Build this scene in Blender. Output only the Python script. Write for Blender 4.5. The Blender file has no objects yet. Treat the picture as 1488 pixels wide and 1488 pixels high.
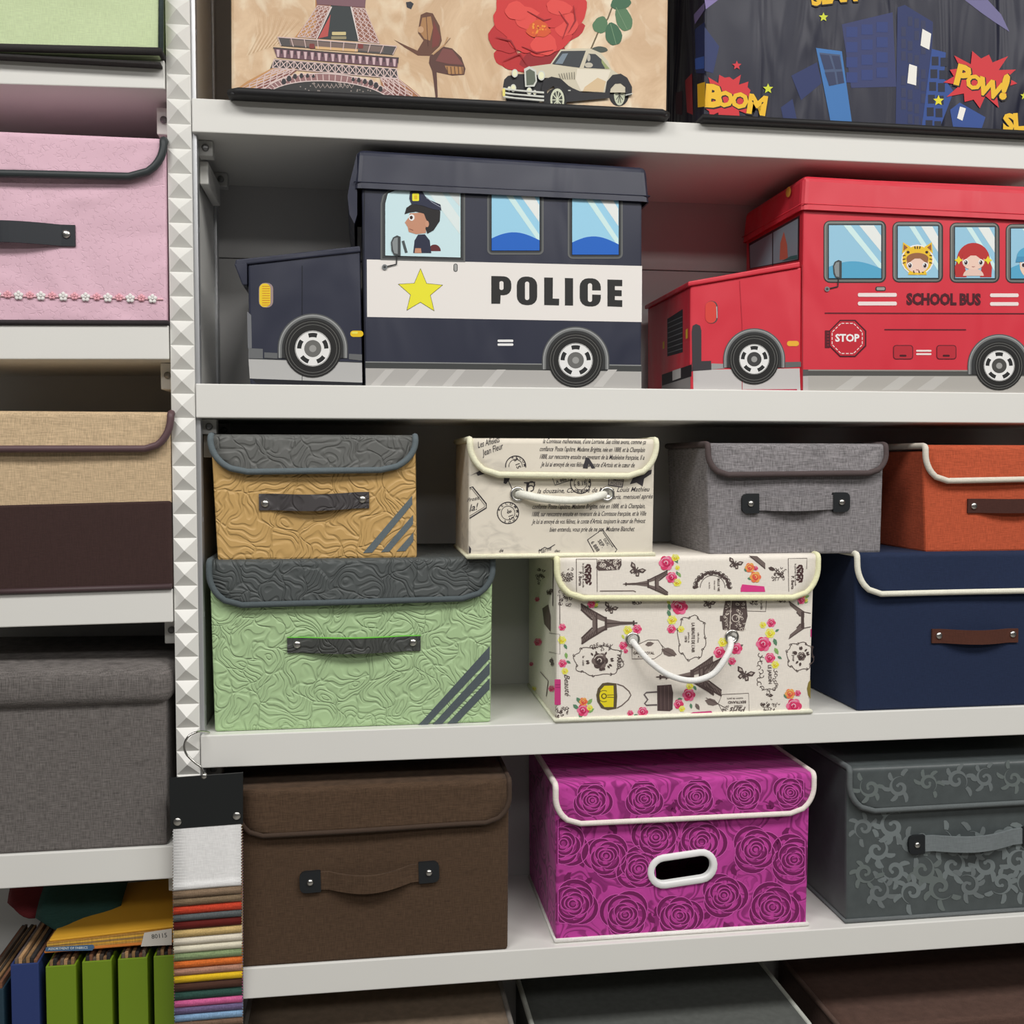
import bpy, bmesh, math, random
from mathutils import Vector, Matrix
random.seed(7)
SC = bpy.context.scene
COL = SC.collection
pi = math.pi

# ------------------------------------------------------------------ camera
H = 1.50                                   # eye height above the floor
YAW, PIT, ROL, FPX = 0.145446, 0.0482453, 0.000688, 1512.83
EYE = Vector((0, -1.5, H))
_f = Vector((math.sin(YAW)*math.cos(PIT), math.cos(YAW)*math.cos(PIT), -math.sin(PIT)))
_r0 = Vector((math.cos(YAW), -math.sin(YAW), 0)); _u0 = _r0.cross(_f)
_r = math.cos(ROL)*_r0 + math.sin(ROL)*_u0
_u = -math.sin(ROL)*_r0 + math.cos(ROL)*_u0
cd = bpy.data.cameras.new('camera'); cam = bpy.data.objects.new('camera', cd); COL.objects.link(cam)
cam.matrix_world = Matrix(((_r.x, _u.x, -_f.x, EYE.x), (_r.y, _u.y, -_f.y, EYE.y), (_r.z, _u.z, -_f.z, EYE.z), (0, 0, 0, 1)))
cd.sensor_width = 36; cd.lens = 36*FPX/1488; cd.clip_start = 0.02
SC.camera = cam

# ------------------------------------------------------------------ world, lamps, exposure
w = bpy.data.worlds.new('world'); SC.world = w; w.use_nodes = True
w.node_tree.nodes['Background'].inputs[0].default_value = (1.0, 0.985, 0.96, 1)
w.node_tree.nodes['Background'].inputs[1].default_value = 0.05
def area(name, loc, sx, sy, power, col=(1, 0.975, 0.94)):
    l = bpy.data.lights.new(name, 'AREA'); l.shape = 'RECTANGLE'; l.size = sx; l.size_y = sy; l.energy = power; l.color = col
    o = bpy.data.objects.new(name, l); COL.objects.link(o); o.location = loc       # faces straight down from the ceiling
    return o
for x in (-0.9, 0.75, 2.4):
    k = {-0.9: 'left', 0.75: 'middle', 2.4: 'right'}[x]
    area('ceiling_lamp_near_%s_offscreen' % k, (x, -1.4, 3.0), 1.2, 0.6, 30)      # rows of shop ceiling lamps in front of the shelves
    area('ceiling_lamp_far_%s_offscreen' % k, (x, -3.2, 3.0), 1.2, 0.6, 20)
vs = SC.view_settings
vs.view_transform = 'Standard'; vs.look = 'None'; vs.gamma = 1.0; vs.use_curve_mapping = False
vs.exposure = 0.0

# ------------------------------------------------------------------ helpers
def ray(px, py):
    return _r*((px-744)/FPX) - _u*((py-744)/FPX) + _f
def W(px, py, Y=0.0):
    "pixel -> point on the vertical plane y = Y"
    d = ray(px, py); return EYE + d*((Y-EYE.y)/d.y)
def WX(px, py, X):
    d = ray(px, py); return EYE + d*((X-EYE.x)/d.x)
def lin(c):
    c = c/255.0
    return c/12.92 if c <= 0.04045 else ((c+0.055)/1.055)**2.4
EF = [0.8]
def C(r, g, b, e=None):
    e = e or EF[0]
    return tuple(min(0.9, lin(v)/e) for v in (r, g, b))
def tag(o, label, cat, group=None, kind=None):
    if label: o['label'] = label
    if cat: o['category'] = cat
    if group: o['group'] = group
    if kind: o['kind'] = kind
    return o
def thing(name, label, cat, loc, group=None):
    o = bpy.data.objects.new(name, None); COL.objects.link(o); o.location = loc; o.empty_display_size = 0.05
    return tag(o, label, cat, group)
def origin(p):
    "world position of a parent chain (no rotations are used)"
    v = Vector((0, 0, 0))
    while p is not None:
        v += Vector(p.location); p = p.parent
    return v
def link(name, me, mats, parent=None, label=None):
    o = bpy.data.objects.new(name, me); COL.objects.link(o)
    for m in (mats if isinstance(mats, (list, tuple)) else [mats]): me.materials.append(m)
    if parent is not None: o.parent = parent
    if label: o['label'] = label
    return o
def mesh(name, V, F, mats, parent=None, smooth=False, mi=None, label=None):
    "V in world coordinates"
    off = origin(parent) if parent is not None else Vector((0, 0, 0))
    me = bpy.data.meshes.new(name)
    me.from_pydata([tuple(Vector(v)-off) for v in V], [], F); me.update()
    if mi:
        for p, k in zip(me.polygons, mi): p.material_index = k
    if smooth:
        for p in me.polygons: p.use_smooth = True
    return link(name, me, mats, parent, label)
def bm_out(name, bm, mats, parent=None, smooth=False, label=None):
    off = origin(parent) if parent is not None else Vector((0, 0, 0))
    bmesh.ops.recalc_face_normals(bm, faces=bm.faces[:])
    bmesh.ops.translate(bm, verts=bm.verts[:], vec=-off)
    me = bpy.data.meshes.new(name); bm.to_mesh(me); bm.free()
    if smooth:
        for p in me.polygons: p.use_smooth = True
    return link(name, me, mats, parent, label)
def hexa_bm(q, depth, bevel=0.003, seg=2, bm=None):
    "front quad bl, br, tr, tl (world) pushed back by depth along y"
    bm = bm or bmesh.new()
    fr = [bm.verts.new(v) for v in q]
    bk = [bm.verts.new(Vector(v)+Vector((0, depth, 0))) for v in q]
    fs = [bm.faces.new(fr), bm.faces.new(bk[::-1])]
    for i in range(4):
        j = (i+1) % 4
        fs.append(bm.faces.new((fr[j], fr[i], bk[i], bk[j])))
    if bevel:
        es = {e for f in fs for e in f.edges}
        bmesh.ops.bevel(bm, geom=list(es), offset=bevel, segments=seg, affect='EDGES', profile=0.5)
    return bm
def hexa(name, q, depth, mat, parent=None, bevel=0.003, seg=2, label=None):
    return bm_out(name, hexa_bm(q, depth, bevel, seg), mat, parent, label=label)
def bx(x0, x1, z0, z1, Y):
    return [Vector((x0, Y, z0)), Vector((x1, Y, z0)), Vector((x1, Y, z1)), Vector((x0, Y, z1))]
def box(name, x0, x1, y0, y1, z0, z1, mat, parent=None, bevel=0.002, label=None):
    return hexa(name, bx(x0, x1, z0, z1, y0), y1-y0, mat, parent, bevel, label=label)
def tube_vf(pts, r, n=8, closed=False, flat=1.0):
    pts = [Vector(p) for p in pts]; V = []; F = []
    m = len(pts); up = None
    for i, p in enumerate(pts):
        a = pts[i-1] if (i > 0 or closed) else p
        b = pts[(i+1) % m] if (i < m-1 or closed) else p
        t = (b-a).normalized()
        if up is None:
            up = Vector((0, 1, 0)) if abs(t.y) < 0.8 else Vector((0, 0, 1))
        up = (up - t*up.dot(t)).normalized(); s = t.cross(up)
        for k in range(n):
            an = 2*pi*k/n
            V.append(p + up*(math.cos(an)*r*flat) + s*(math.sin(an)*r))
    for i in range(m if closed else m-1):
        j = (i+1) % m
        for k in range(n):
            l = (k+1) % n
            F.append((i*n+k, i*n+l, j*n+l, j*n+k))
    if not closed:
        F.append(tuple(range(n))[::-1]); F.append(tuple((m-1)*n+k for k in range(n)))
    return V, F
def tube(name, pts, r, mat, parent=None, n=8, closed=False, label=None, flat=1.0):
    V, F = tube_vf(pts, r, n, closed, flat)
    return mesh(name, V, F, mat, parent, True, label=label)
def lathe(name, c, prof, mat, parent=None, n=20, label=None):
    "profile (radius, forward) revolved about the y axis through c; forward is towards the viewer"
    V = []; F = []
    for r, h in prof:
        for k in range(n):
            a = 2*pi*k/n; V.append((c[0]+r*math.cos(a), c[1]-h, c[2]+r*math.sin(a)))
    for i in range(len(prof)-1):
        for k in range(n):
            l = (k+1) % n; F.append((i*n+k, i*n+l, (i+1)*n+l, (i+1)*n+k))
    if prof[-1][0] > 1e-6: F.append(tuple((len(prof)-1)*n+k for k in range(n)))
    return mesh(name, V, F, mat, parent, True, label=label)
def smooth_path(pts, sub=6):
    "Catmull-Rom through the points"
    P = [Vector(p) for p in pts]; out = []
    for i in range(len(P)-1):
        p0, p1, p2, p3 = P[max(i-1, 0)], P[i], P[i+1], P[min(i+2, len(P)-1)]
        for k in range(sub):
            t = k/sub
            out.append(0.5*((2*p1)+(p2-p0)*t+(2*p0-5*p1+4*p2-p3)*t*t+(3*p1-p0-3*p2+p3)*t**3))
    out.append(P[-1]); return out

# ------------------------------------------------------------------ materials
MATS = {}
class NT:
    def __init__(s, name, rough=0.6, spec=0.3, metal=0.0, sheen=0.0):
        s.m = bpy.data.materials.new(name); s.m.use_nodes = True; s.t = s.m.node_tree
        s.b = s.t.nodes['Principled BSDF']
        s.b.inputs['Roughness'].default_value = rough; s.b.inputs['Specular IOR Level'].default_value = spec
        s.b.inputs['Metallic'].default_value = metal; s.b.inputs['Sheen Weight'].default_value = sheen
        s.co = s.n('ShaderNodeTexCoord').outputs['Object']
    def n(s, typ, **kw):
        x = s.t.nodes.new(typ)
        for k, v in kw.items(): setattr(x, k, v)
        return x
    def set(s, sock, v):
        if hasattr(v, 'is_linked') or hasattr(v, 'links'): s.t.links.new(v, sock)
        elif isinstance(v, tuple) and len(v) == 3 and sock.type == 'RGBA': sock.default_value = (*v, 1)
        else: sock.default_value = v
    def math(s, op, a, b=0.0, c=0.0):
        x = s.n('ShaderNodeMath', operation=op)
        for i, v in enumerate((a, b, c)): s.set(x.inputs[i], v)
        return x.outputs[0]
    def scale(s, vec, sc):
        x = s.n('ShaderNodeMapping'); s.set(x.inputs['Vector'], vec); x.inputs['Scale'].default_value = sc; return x.outputs[0]
    def noise(s, sc, vec=None, detail=2.0, rough=0.5, dist=0.0):
        x = s.n('ShaderNodeTexNoise'); s.set(x.inputs['Vector'], vec or s.co); x.inputs['Scale'].default_value = sc
        x.inputs['Detail'].default_value = detail; x.inputs['Roughness'].default_value = rough; x.inputs['Distortion'].default_value = dist
        return x.outputs[0]
    def ramp(s, v, lo, hi):
        x = s.n('ShaderNodeMapRange'); s.set(x.inputs[0], v); x.inputs[1].default_value = lo; x.inputs[2].default_value = hi
        return x.outputs[0]
    def mix(s, f, a, b):
        x = s.n('ShaderNodeMix', data_type='RGBA'); s.set(x.inputs[0], f); s.set(x.inputs[6], a); s.set(x.inputs[7], b); return x.outputs[2]
    def color(s, v): s.set(s.b.inputs['Base Color'], v)
    def bump(s, h, strength=0.3, dist=0.002):
        x = s.n('ShaderNodeBump'); s.set(x.inputs['Height'], h); x.inputs['Strength'].default_value = strength; x.inputs['Distance'].default_value = dist
        prev = s.b.inputs['Normal']
        if prev.is_linked: s.t.links.new(prev.links[0].from_socket, x.inputs['Normal'])
        s.t.links.new(x.outputs[0], prev)
def mul(c, k): return tuple(min(0.95, v*k) for v in c)
def cached(f):
    def g(*a, **k):
        key = (f.__name__, tuple((tuple(round(q, 4) for q in x) if isinstance(x, tuple) else x) for x in a), tuple(sorted(k.items())))
        if key not in MATS: MATS[key] = f(*a, **k)
        return MATS[key]
    return g
@cached
def flat(col, rough=0.6, spec=0.3, metal=0.0):
    t = NT('flat', rough, spec, metal); t.color(tuple(col)); return t.m
@cached
def paint(col, rough=0.4):
    t = NT('paint', rough, 0.4); n = t.noise(5.0, detail=3)
    t.color(t.mix(n, mul(col, 0.97), mul(col, 1.02))); t.bump(t.noise(260.0), 0.03, 0.001); return t.m
@cached
def linen(col, con=0.5, fine=1.0, wr=0.25):
    "woven cloth with slubby threads both ways"
    t = NT('linen', 0.85, 0.15, sheen=0.05)
    a = t.noise(1.0, t.scale(t.co, (70*fine, 70*fine, 900*fine)), 2); b = t.noise(1.0, t.scale(t.co, (900*fine, 900*fine, 70*fine)), 2)
    h = t.math('ADD', a, b); f = t.ramp(h, 0.72, 1.28)
    t.color(t.mix(f, mul(col, 1-con*0.75), mul(col, 1+con)))
    t.bump(h, 0.35, 0.0012)
    if wr: t.bump(t.noise(7.0, detail=1.5), wr, 0.02)
    return t.m
@cached
def fine_cloth(col, wr=0.25, rough=0.8, var=0.1):
    t = NT('fine_cloth', rough, 0.2, sheen=0.03)
    a = t.noise(1.0, t.scale(t.co, (90, 90, 1300)), 1); b = t.noise(1.0, t.scale(t.co, (1300, 1300, 90)), 1)
    f = t.ramp(t.math('ADD', a, b), 0.75, 1.25); t.color(t.mix(f, mul(col, 1-var), mul(col, 1+var)))
    t.bump(f, 0.15, 0.0006)
    if wr: t.bump(t.noise(6.0, detail=2), wr, 0.02)
    return t.m
@cached
def vinyl(col, rough=0.45, wr=0.3, spec=0.45):
    "smooth coated cloth with soft creases"
    t = NT('vinyl', rough, spec); n = t.noise(4.0, detail=2)
    t.color(t.mix(n, mul(col, 0.93), mul(col, 1.06)))
    t.bump(t.noise(1.0, t.scale(t.co, (9, 9, 3.5)), 2, dist=0.6), wr, 0.03); t.bump(t.noise(420.0), 0.05, 0.0006); return t.m
def cells(t, sx, sz, warp, wsc, rnd=1.0):
    "flattened face coordinates, gently warped, and the Voronoi cell that each point lies in"
    nz = t.n('ShaderNodeTexNoise'); nz.inputs['Scale'].default_value = wsc; nz.inputs['Detail'].default_value = 1.0; t.set(nz.inputs['Vector'], t.co)
    sb = t.n('ShaderNodeVectorMath', operation='SCALE'); sb.inputs['Scale'].default_value = warp; t.set(sb.inputs[0], nz.outputs['Color'])
    wv = t.n('ShaderNodeVectorMath', operation='ADD'); t.set(wv.inputs[0], t.co); t.set(wv.inputs[1], sb.outputs[0])
    sw = t.n('ShaderNodeSeparateXYZ'); t.set(sw.inputs[0], wv.outputs[0])
    cb = t.n('ShaderNodeCombineXYZ'); t.set(cb.inputs[0], t.math('MULTIPLY', t.math('ADD', sw.outputs[0], sw.outputs[1]), sx)); t.set(cb.inputs[1], t.math('MULTIPLY', sw.outputs[2], sz))
    vo = t.n('ShaderNodeTexVoronoi', feature='F1', voronoi_dimensions='2D'); vo.inputs['Scale'].default_value = 1.0; vo.inputs['Randomness'].default_value = rnd; t.set(vo.inputs['Vector'], cb.outputs[0])
    df = t.n('ShaderNodeVectorMath', operation='SUBTRACT'); t.set(df.inputs[0], cb.outputs[0]); t.set(df.inputs[1], vo.outputs['Position'])
    return cb.outputs[0], vo, df.outputs[0]
@cached
def emboss(col, k=26.0, sc=30.0, rough=0.5, wr=0.3):
    "cloth embossed with leaf fans: curved veins within each leaf, a groove round it"
    t = NT('emboss', rough, 0.35)
    co, vo, d = cells(t, sc, sc*0.9, 0.06, 22.0)
    rv = t.n('ShaderNodeVectorMath', operation='SUBTRACT'); t.set(rv.inputs[0], vo.outputs['Color']); rv.inputs[1].default_value = (0.5, 0.5, 0.5)
    off = t.n('ShaderNodeVectorMath', operation='MULTIPLY'); t.set(off.inputs[0], rv.outputs[0]); off.inputs[1].default_value = (1.7, 1.7, 0.0)
    dd = t.n('ShaderNodeVectorMath', operation='SUBTRACT'); t.set(dd.inputs[0], d); t.set(dd.inputs[1], off.outputs[0])
    ln = t.n('ShaderNodeVectorMath', operation='LENGTH'); t.set(ln.inputs[0], dd.outputs[0])
    s = t.math('SINE', t.math('MULTIPLY', ln.outputs['Value'], k)); f = t.ramp(s, -0.95, 0.1)
    ve = t.n('ShaderNodeTexVoronoi', feature='DISTANCE_TO_EDGE', voronoi_dimensions='2D'); ve.inputs['Scale'].default_value = 1.0; t.set(ve.inputs['Vector'], co)
    g = t.ramp(ve.outputs['Distance'], 0.0, 0.07); h = t.math('MULTIPLY', t.math('ADD', t.math('MULTIPLY', f, 0.7), 0.3), g)
    t.color(tuple(col)); t.bump(h, 0.8, 0.0018)
    if wr: t.bump(t.noise(7.0, detail=2), wr, 0.02)
    return t.m
@cached
def crackle(col):
    "pink cloth with short hairline dents"
    t = NT('crackle', 0.7, 0.2)
    v = t.n('ShaderNodeTexVoronoi', feature='DISTANCE_TO_EDGE'); v.inputs['Scale'].default_value = 150.0; t.set(v.inputs['Vector'], t.co)
    line = t.ramp(v.outputs['Distance'], 0.0, 0.09); gate = t.math('SUBTRACT', 1.0, t.ramp(t.noise(130.0, detail=1), 0.50, 0.60))
    f = t.math('MAXIMUM', line, gate)
    t.color(tuple(col)); t.bump(f, 0.45, 0.0010); t.bump(t.noise(1.0, t.scale(t.co, (6, 6, 8)), 2, dist=0.8), 0.6, 0.03); return t.m
@cached
def roses(c1, c2):
    "brushed velvet roses: petals turning round scattered centres"
    t = NT('roses', 0.75, 0.2, sheen=0.1)
    co, vo, d = cells(t, 11.8, 12.6, 0.020, 26.0, 0.7)
    sp = t.n('ShaderNodeSeparateXYZ'); t.set(sp.inputs[0], d)
    an = t.math('ARCTAN2', sp.outputs[1], sp.outputs[0]); r = vo.outputs['Distance']
    lobe = t.math('ABSOLUTE', t.math('SINE', t.math('ADD', t.math('MULTIPLY', an, 1.5), t.math('MULTIPLY', r, 13.0))))
    ph = t.math('ADD', t.math('MULTIPLY', r, 8.2), t.math('MULTIPLY', lobe, 0.55)); fr = t.math('FRACT', ph)
    dark = t.math('MULTIPLY', t.ramp(fr, 0.46, 0.62), t.math('SUBTRACT', 1.0, t.ramp(fr, 0.93, 1.0)))
    leafy = t.ramp(t.noise(30.0, detail=1.0, dist=0.8), 0.56, 0.60)
    outer = t.ramp(r, 0.46, 0.52)
    rings = t.math('MULTIPLY', dark, t.ramp(r, -0.10, 0.36))
    depth = t.math('ADD', t.math('MULTIPLY', rings, t.math('SUBTRACT', 1.0, outer)), t.math('MULTIPLY', leafy, outer))
    t.color(t.mix(depth, tuple(c1), tuple(c2))); t.bump(t.math('SUBTRACT', fr, depth), 0.3, 0.0025); t.bump(t.noise(600.0), 0.1, 0.0006); return t.m
@cached
def mottled(c1, c2, c3, sc=9.0):
    t = NT('mottled', 0.42, 0.35); a = t.ramp(t.noise(sc, detail=5, rough=0.65, dist=1.0), 0.35, 0.65); b = t.ramp(t.noise(sc*2.4, t.scale(t.co, (1, 1, 0.6)), 4, dist=1.5), 0.5, 0.75)
    t.color(t.mix(b, t.mix(a, tuple(c1), tuple(c2)), tuple(c3))); t.bump(t.noise(5.0, detail=1.5), 0.1, 0.02); return t.m
METAL = flat((0.62, 0.61, 0.58), 0.28, 0.5, 1.0)
STEEL = flat((0.55, 0.54, 0.52), 0.22, 0.5, 1.0)

# ------------------------------------------------------------------ flat printing on a face
_TX = {}
ZMIN = [None]                                              # printing stops at the lower edge of the box in hand
def text_geo(body, bold, shear):
    k = (body, bold, shear)
    if k not in _TX:
        cu = bpy.data.curves.new('lettering', 'FONT'); cu.body = body; cu.size = 1.0; cu.offset = bold; cu.shear = shear; cu.resolution_u = 2
        cu.align_x = 'CENTER'; cu.fill_mode = 'FRONT'
        o = bpy.data.objects.new('lettering', cu); me = bpy.data.meshes.new_from_object(o)
        _TX[k] = ([tuple(v.co) for v in me.vertices], [tuple(p.vertices) for p in me.polygons])
        bpy.data.objects.remove(o); bpy.data.curves.remove(cu); bpy.data.meshes.remove(me)
    return _TX[k]
class Art:
    "polygons given in photo pixels (or a zoom of them) laid on the face y = Y (or x = X); later layers lie on top"
    def __init__(s, Y=None, X=None, base=0.00025, step=0.00012, e=None, rough=0.5, zmin=None, holes=()):
        s.holes = holes; s.zmin = zmin; s.nc = 0; s.Y, s.X, s.base, s.step = Y, X, base, step; s.V = []; s.F = []; s.M = []; s.cols = []; s.L = 0; s.e = e; s.rough = rough
        s.z()
    def z(s, ox=0, oy=0, k=1.0): s.ox, s.oy, s.k = ox, oy, k; return s
    def pt(s, p, layer):
        px, py = s.ox+p[0]/s.k, s.oy+p[1]/s.k; d = s.base+s.step*layer+0.000007*(s.nc % 14)
        v = W(px, py, s.Y-d) if s.X is None else WX(px, py, s.X-d)
        zm = s.zmin if s.zmin is not None else ZMIN[0]
        if zm is not None and v.z < zm: v.z = zm
        return v
    def mi(s, col):
        if col not in s.cols: s.cols.append(col)
        return s.cols.index(col)
    def raw(s, pts, faces, col, layer):
        s.nc += 1; b = len(s.V); s.V += [s.pt(p, layer) for p in pts]; m = s.mi(col)
        if s.holes:
            q = [(s.ox+p[0]/s.k, s.oy+p[1]/s.k) for p in pts]; faces = [f for f in faces if not any(math.hypot(q[i][0]-x, q[i][1]-y) < r_ for i in f for x, y, r_ in s.holes)]
        for f in faces: s.F.append(tuple(b+i for i in f)); s.M.append(m)
    def poly(s, pts, col, L=None):
        L = s.L if L is None else L
        a = sum(pts[i-1][0]*pts[i][1]-pts[i][0]*pts[i-1][1] for i in range(len(pts)))
        if a > 0: pts = pts[::-1]
        s.raw(pts, [tuple(range(len(pts)))], col, L)
    def rect(s, x0, y0, x1, y1, col, L=None, r=0, sl=0.0):
        if r <= 0: p = [(x0, y0), (x1, y0), (x1, y1), (x0, y1)]
        else:
            p = []
            for cx, cy, a0 in ((x1-r, y0+r, -90), (x1-r, y1-r, 0), (x0+r, y1-r, 90), (x0+r, y0+r, 180)):
                for k in range(5):
                    a = math.radians(a0+22.5*k); p.append((cx+r*math.cos(a), cy+r*math.sin(a)))
        s.poly([(x, y+(x-x0)*sl) for x, y in p], col, L)
    def ell(s, cx, cy, rx, ry=None, col=None, L=None, rot=0.0, n=20, a0=0.0, a1=360.0):
        ry = rx if ry is None else ry; c, q = math.cos(math.radians(rot)), math.sin(math.radians(rot)); p = []
        full = a1-a0 >= 359.9
        for k in range(n if full else n+1):
            a = math.radians(a0+(a1-a0)*k/n); x, y = rx*math.cos(a), ry*math.sin(a); p.append((cx+x*c-y*q, cy+x*q+y*c))
        s.poly(p, col, L)
    def line(s, pts, w, col, L=None, closed=False, taper=False):
        L = s.L if L is None else L; n = len(pts); P = []; F = []
        for i, p in enumerate(pts):
            a = pts[i-1] if (i or closed) else p; b = pts[(i+1) % n] if (i < n-1 or closed) else p
            dx, dy = b[0]-a[0], b[1]-a[1]; l = math.hypot(dx, dy) or 1.0
            ww = (w[i] if isinstance(w, (list, tuple)) else w)/2
            if taper: ww *= 1-0.85*i/(n-1)
            P += [(p[0]-dy/l*ww, p[1]+dx/l*ww), (p[0]+dy/l*ww, p[1]-dx/l*ww)]
        for i in range(n if closed else n-1):
            j = (i+1) % n; F.append((2*i, 2*j, 2*j+1, 2*i+1))
        s.raw(P, F, col, L)
    def arc(s, cx, cy, r, w, col, a0=0, a1=360, L=None, n=24, ry=None):
        ry = ry or r
        s.line([(cx+r*math.cos(math.radians(a0+(a1-a0)*k/n)), cy+ry*math.sin(math.radians(a0+(a1-a0)*k/n))) for k in range(n+(a1-a0 < 359.9))], w, col, L, closed=a1-a0 >= 359.9)
    def star(s, cx, cy, r, col, L=None, rot=-90, inner=0.42, n=5):
        s.poly([(cx+(r if k % 2 == 0 else r*inner)*math.cos(math.radians(rot+180*k/n)), cy+(r if k % 2 == 0 else r*inner)*math.sin(math.radians(rot+180*k/n))) for k in range(2*n)], col, L)
    def text(s, body, cx, cy, size, col, L=None, ang=0.0, bold=0.0, shear=0.0, sx=1.0):
        "centred on cx, baseline cy; size is the em height"
        V, F = text_geo(body, bold, shear); c, q = math.cos(math.radians(ang)), math.sin(math.radians(ang))
        s.raw([(cx+(x*sx*c+y*q)*size, cy+(x*sx*q-y*c)*size) for x, y, _ in V], F, col, s.L if L is None else L)
    def done(s, name, parent, label=None):
        return mesh(name, s.V, s.F, [flat(C(*c, s.e), s.rough, 0.3) for c in s.cols], parent, mi=s.M, label=label)

# ------------------------------------------------------------------ real openings
def carve(o, cutters):
    "subtract closed shapes (bmeshes in world coordinates) from a mesh object"
    tmp = []
    for bm in cutters:
        bmesh.ops.recalc_face_normals(bm, faces=bm.faces[:]); me = bpy.data.meshes.new('cut'); bm.to_mesh(me); bm.free()
        c = bpy.data.objects.new('cut', me); COL.objects.link(c); tmp.append(c)
        md = o.modifiers.new('cut', 'BOOLEAN'); md.operation = 'DIFFERENCE'; md.solver = 'EXACT'; md.object = c
    bpy.context.view_layer.update(); dg = bpy.context.evaluated_depsgraph_get()
    me = bpy.data.meshes.new_from_object(o.evaluated_get(dg)); o.modifiers.clear(); me.name = o.data.name; o.data = me
    for c in tmp:
        m_ = c.data; bpy.data.objects.remove(c); bpy.data.meshes.remove(m_)
def prism(loop, y0, y1):
    bm = bmesh.new(); f = [bm.verts.new((p[0], y0, p[2])) for p in loop]; b = [bm.verts.new((p[0], y1, p[2])) for p in loop]; n = len(loop)
    bm.faces.new(f); bm.faces.new(b[::-1])
    for i in range(n): bm.faces.new((f[i], b[i], b[(i+1) % n], f[(i+1) % n]))
    return bm
def circle(c, r, n=18): return [(c[0]+r*math.cos(2*pi*k/n), 0, c[2]+r*math.sin(2*pi*k/n)) for k in range(n)]
def hollow(root, P, depth, Y, loops, w_=0.005):
    "empty the box body and open its front along the given loops"
    body = [c for c in root.children if c.name.startswith('body')][0]
    q = [P[0]+Vector((w_, w_, w_)), P[1]+Vector((-w_, w_, w_)), P[2]+Vector((-w_, w_, -w_-0.004)), P[3]+Vector((w_, w_, -w_-0.004))]
    carve(body, [hexa_bm(q, depth-2*w_, 0)]+[prism(l, Y-0.01, Y+0.02) for l in loops])

# ------------------------------------------------------------------ storage boxes
def sheet_x(t, n): return t/n
def flap_lid(parent, xl, xr, zt, Yf, depth, zbl, zbr, rcx, rcy, mat, pip, pr=0.0048, gap=0.007, wob=0.0012, kick=0.003, name='lid', thick=0.0035, pmat_label=None):
    "lid plate that folds over the front edge into a hanging flap with rounded corners and a bound edge"
    rb = 0.006; rows = []                                    # (kind, y, z-from-top or h fraction)
    yb = Yf+depth; yf = Yf-gap
    for k in range(5): rows.append((yb+(yf+rb-yb)*k/4, 0.0, 0.0))
    for k in range(1, 5):
        a = pi/2*k/4; rows.append((yf+rb-rb*math.sin(a), rb-rb*math.cos(a), 0.0))
    NF = 16; nx = 14; V = []; F = []; edgeL = []; edgeR = []; bottom = []
    Hl, Hr = zt-rb-zbl, zt-rb-zbr; Hm = (Hl+Hr)/2
    def xin(h): return 0.0 if h >= rcy else rcx*(1-math.sqrt(max(0.0, 1-((rcy-h)/rcy)**2)))
    R = [(y, dz, None) for y, dz, _ in rows]
    ts = [k/6*(1-rcy/Hm) for k in range(1, 7)] + [1-rcy/Hm*math.cos(pi/2*k/10) for k in range(1, 11)] if rcy < Hm else [1-math.cos(pi/2*k/14) for k in range(1, 15)]
    ts = [max(0.0, t) for t in ts]
    for t in ts: R.append((yf-kick*t, None, t))
    for y, dz, t in R:
        ins = 0.0 if t is None else xin((1-t)*Hm); ins = min(ins, rcx)
        for k in range(nx+1):
            u = k/nx; x = xl+ins+(xr-xl-2*ins)*u; uu = (x-xl)/(xr-xl)
            if t is None: z = zt-dz; yy = y
            else:
                hh = Hl+(Hr-Hl)*uu; z = zt-rb-hh*t; yy = y+wob*math.sin(9*uu+xl*31)*t
            V.append(Vector((x, yy, z)))
            if k == 0: edgeL.append(V[-1])
            if k == nx: edgeR.append(V[-1])
    n = nx+1
    for i in range(len(R)-1):
        for k in range(nx): F.append((i*n+k, (i+1)*n+k, (i+1)*n+k+1, i*n+k+1))
    bottom = [V[(len(R)-1)*n+k] for k in range(1, nx)]
    o = mesh(name, V, F, mat, parent, True)
    md = o.modifiers.new('thick', 'SOLIDIFY'); md.thickness = thick; md.offset = 0.0
    if pip is not None:
        path = edgeL + bottom + edgeR[::-1]; path2 = [path[0]]
        for p in path[1:]:
            if (p-path2[-1]).length > 0.0008: path2.append(p)
        tube('piping', path2, pr, pip, o, 8)
    return o
def rivet(x, Y, z, parent, r=0.0055, mat=None):
    lathe('rivet', (x, Y, z), [(r, -0.001), (r, 0.0008), (r*0.85, 0.0022), (r*0.45, 0.003), (0.0, 0.0032)], mat or METAL, parent, 14)
def strap(parent, pl, pr, Y, h, mat, bow=0.010, sag=0.0, th=0.003, name='handle', back=None, end=0.12, rough_edge=0.0, label=None):
    "strip of leather or cloth from pixel pl to pr (centre line), standing off the face in the middle"
    A, B = W(*pl, Y), W(*pr, Y); n = 20; V = []; F = []
    for i in range(n+1):
        t = i/n; s = 0.0 if (t < end or t > 1-end) else math.sin(pi*(t-end)/(1-2*end))
        c = A.lerp(B, t)+Vector((0, 0, -sag*s)); y = Y-th-bow*s
        for dy, dz in ((0, h/2), (0, -h/2), (th, -h/2), (th, h/2)): V.append((c.x, y+dy, c.z+dz))
    for i in range(n):
        for k in range(4):
            l = (k+1) % 4; F.append((i*4+k, (i+1)*4+k, (i+1)*4+l, i*4+l))
    F += [(0, 1, 2, 3), (n*4+3, n*4+2, n*4+1, n*4)]
    return mesh(name, V, F, mat, parent, label=label)
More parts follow.
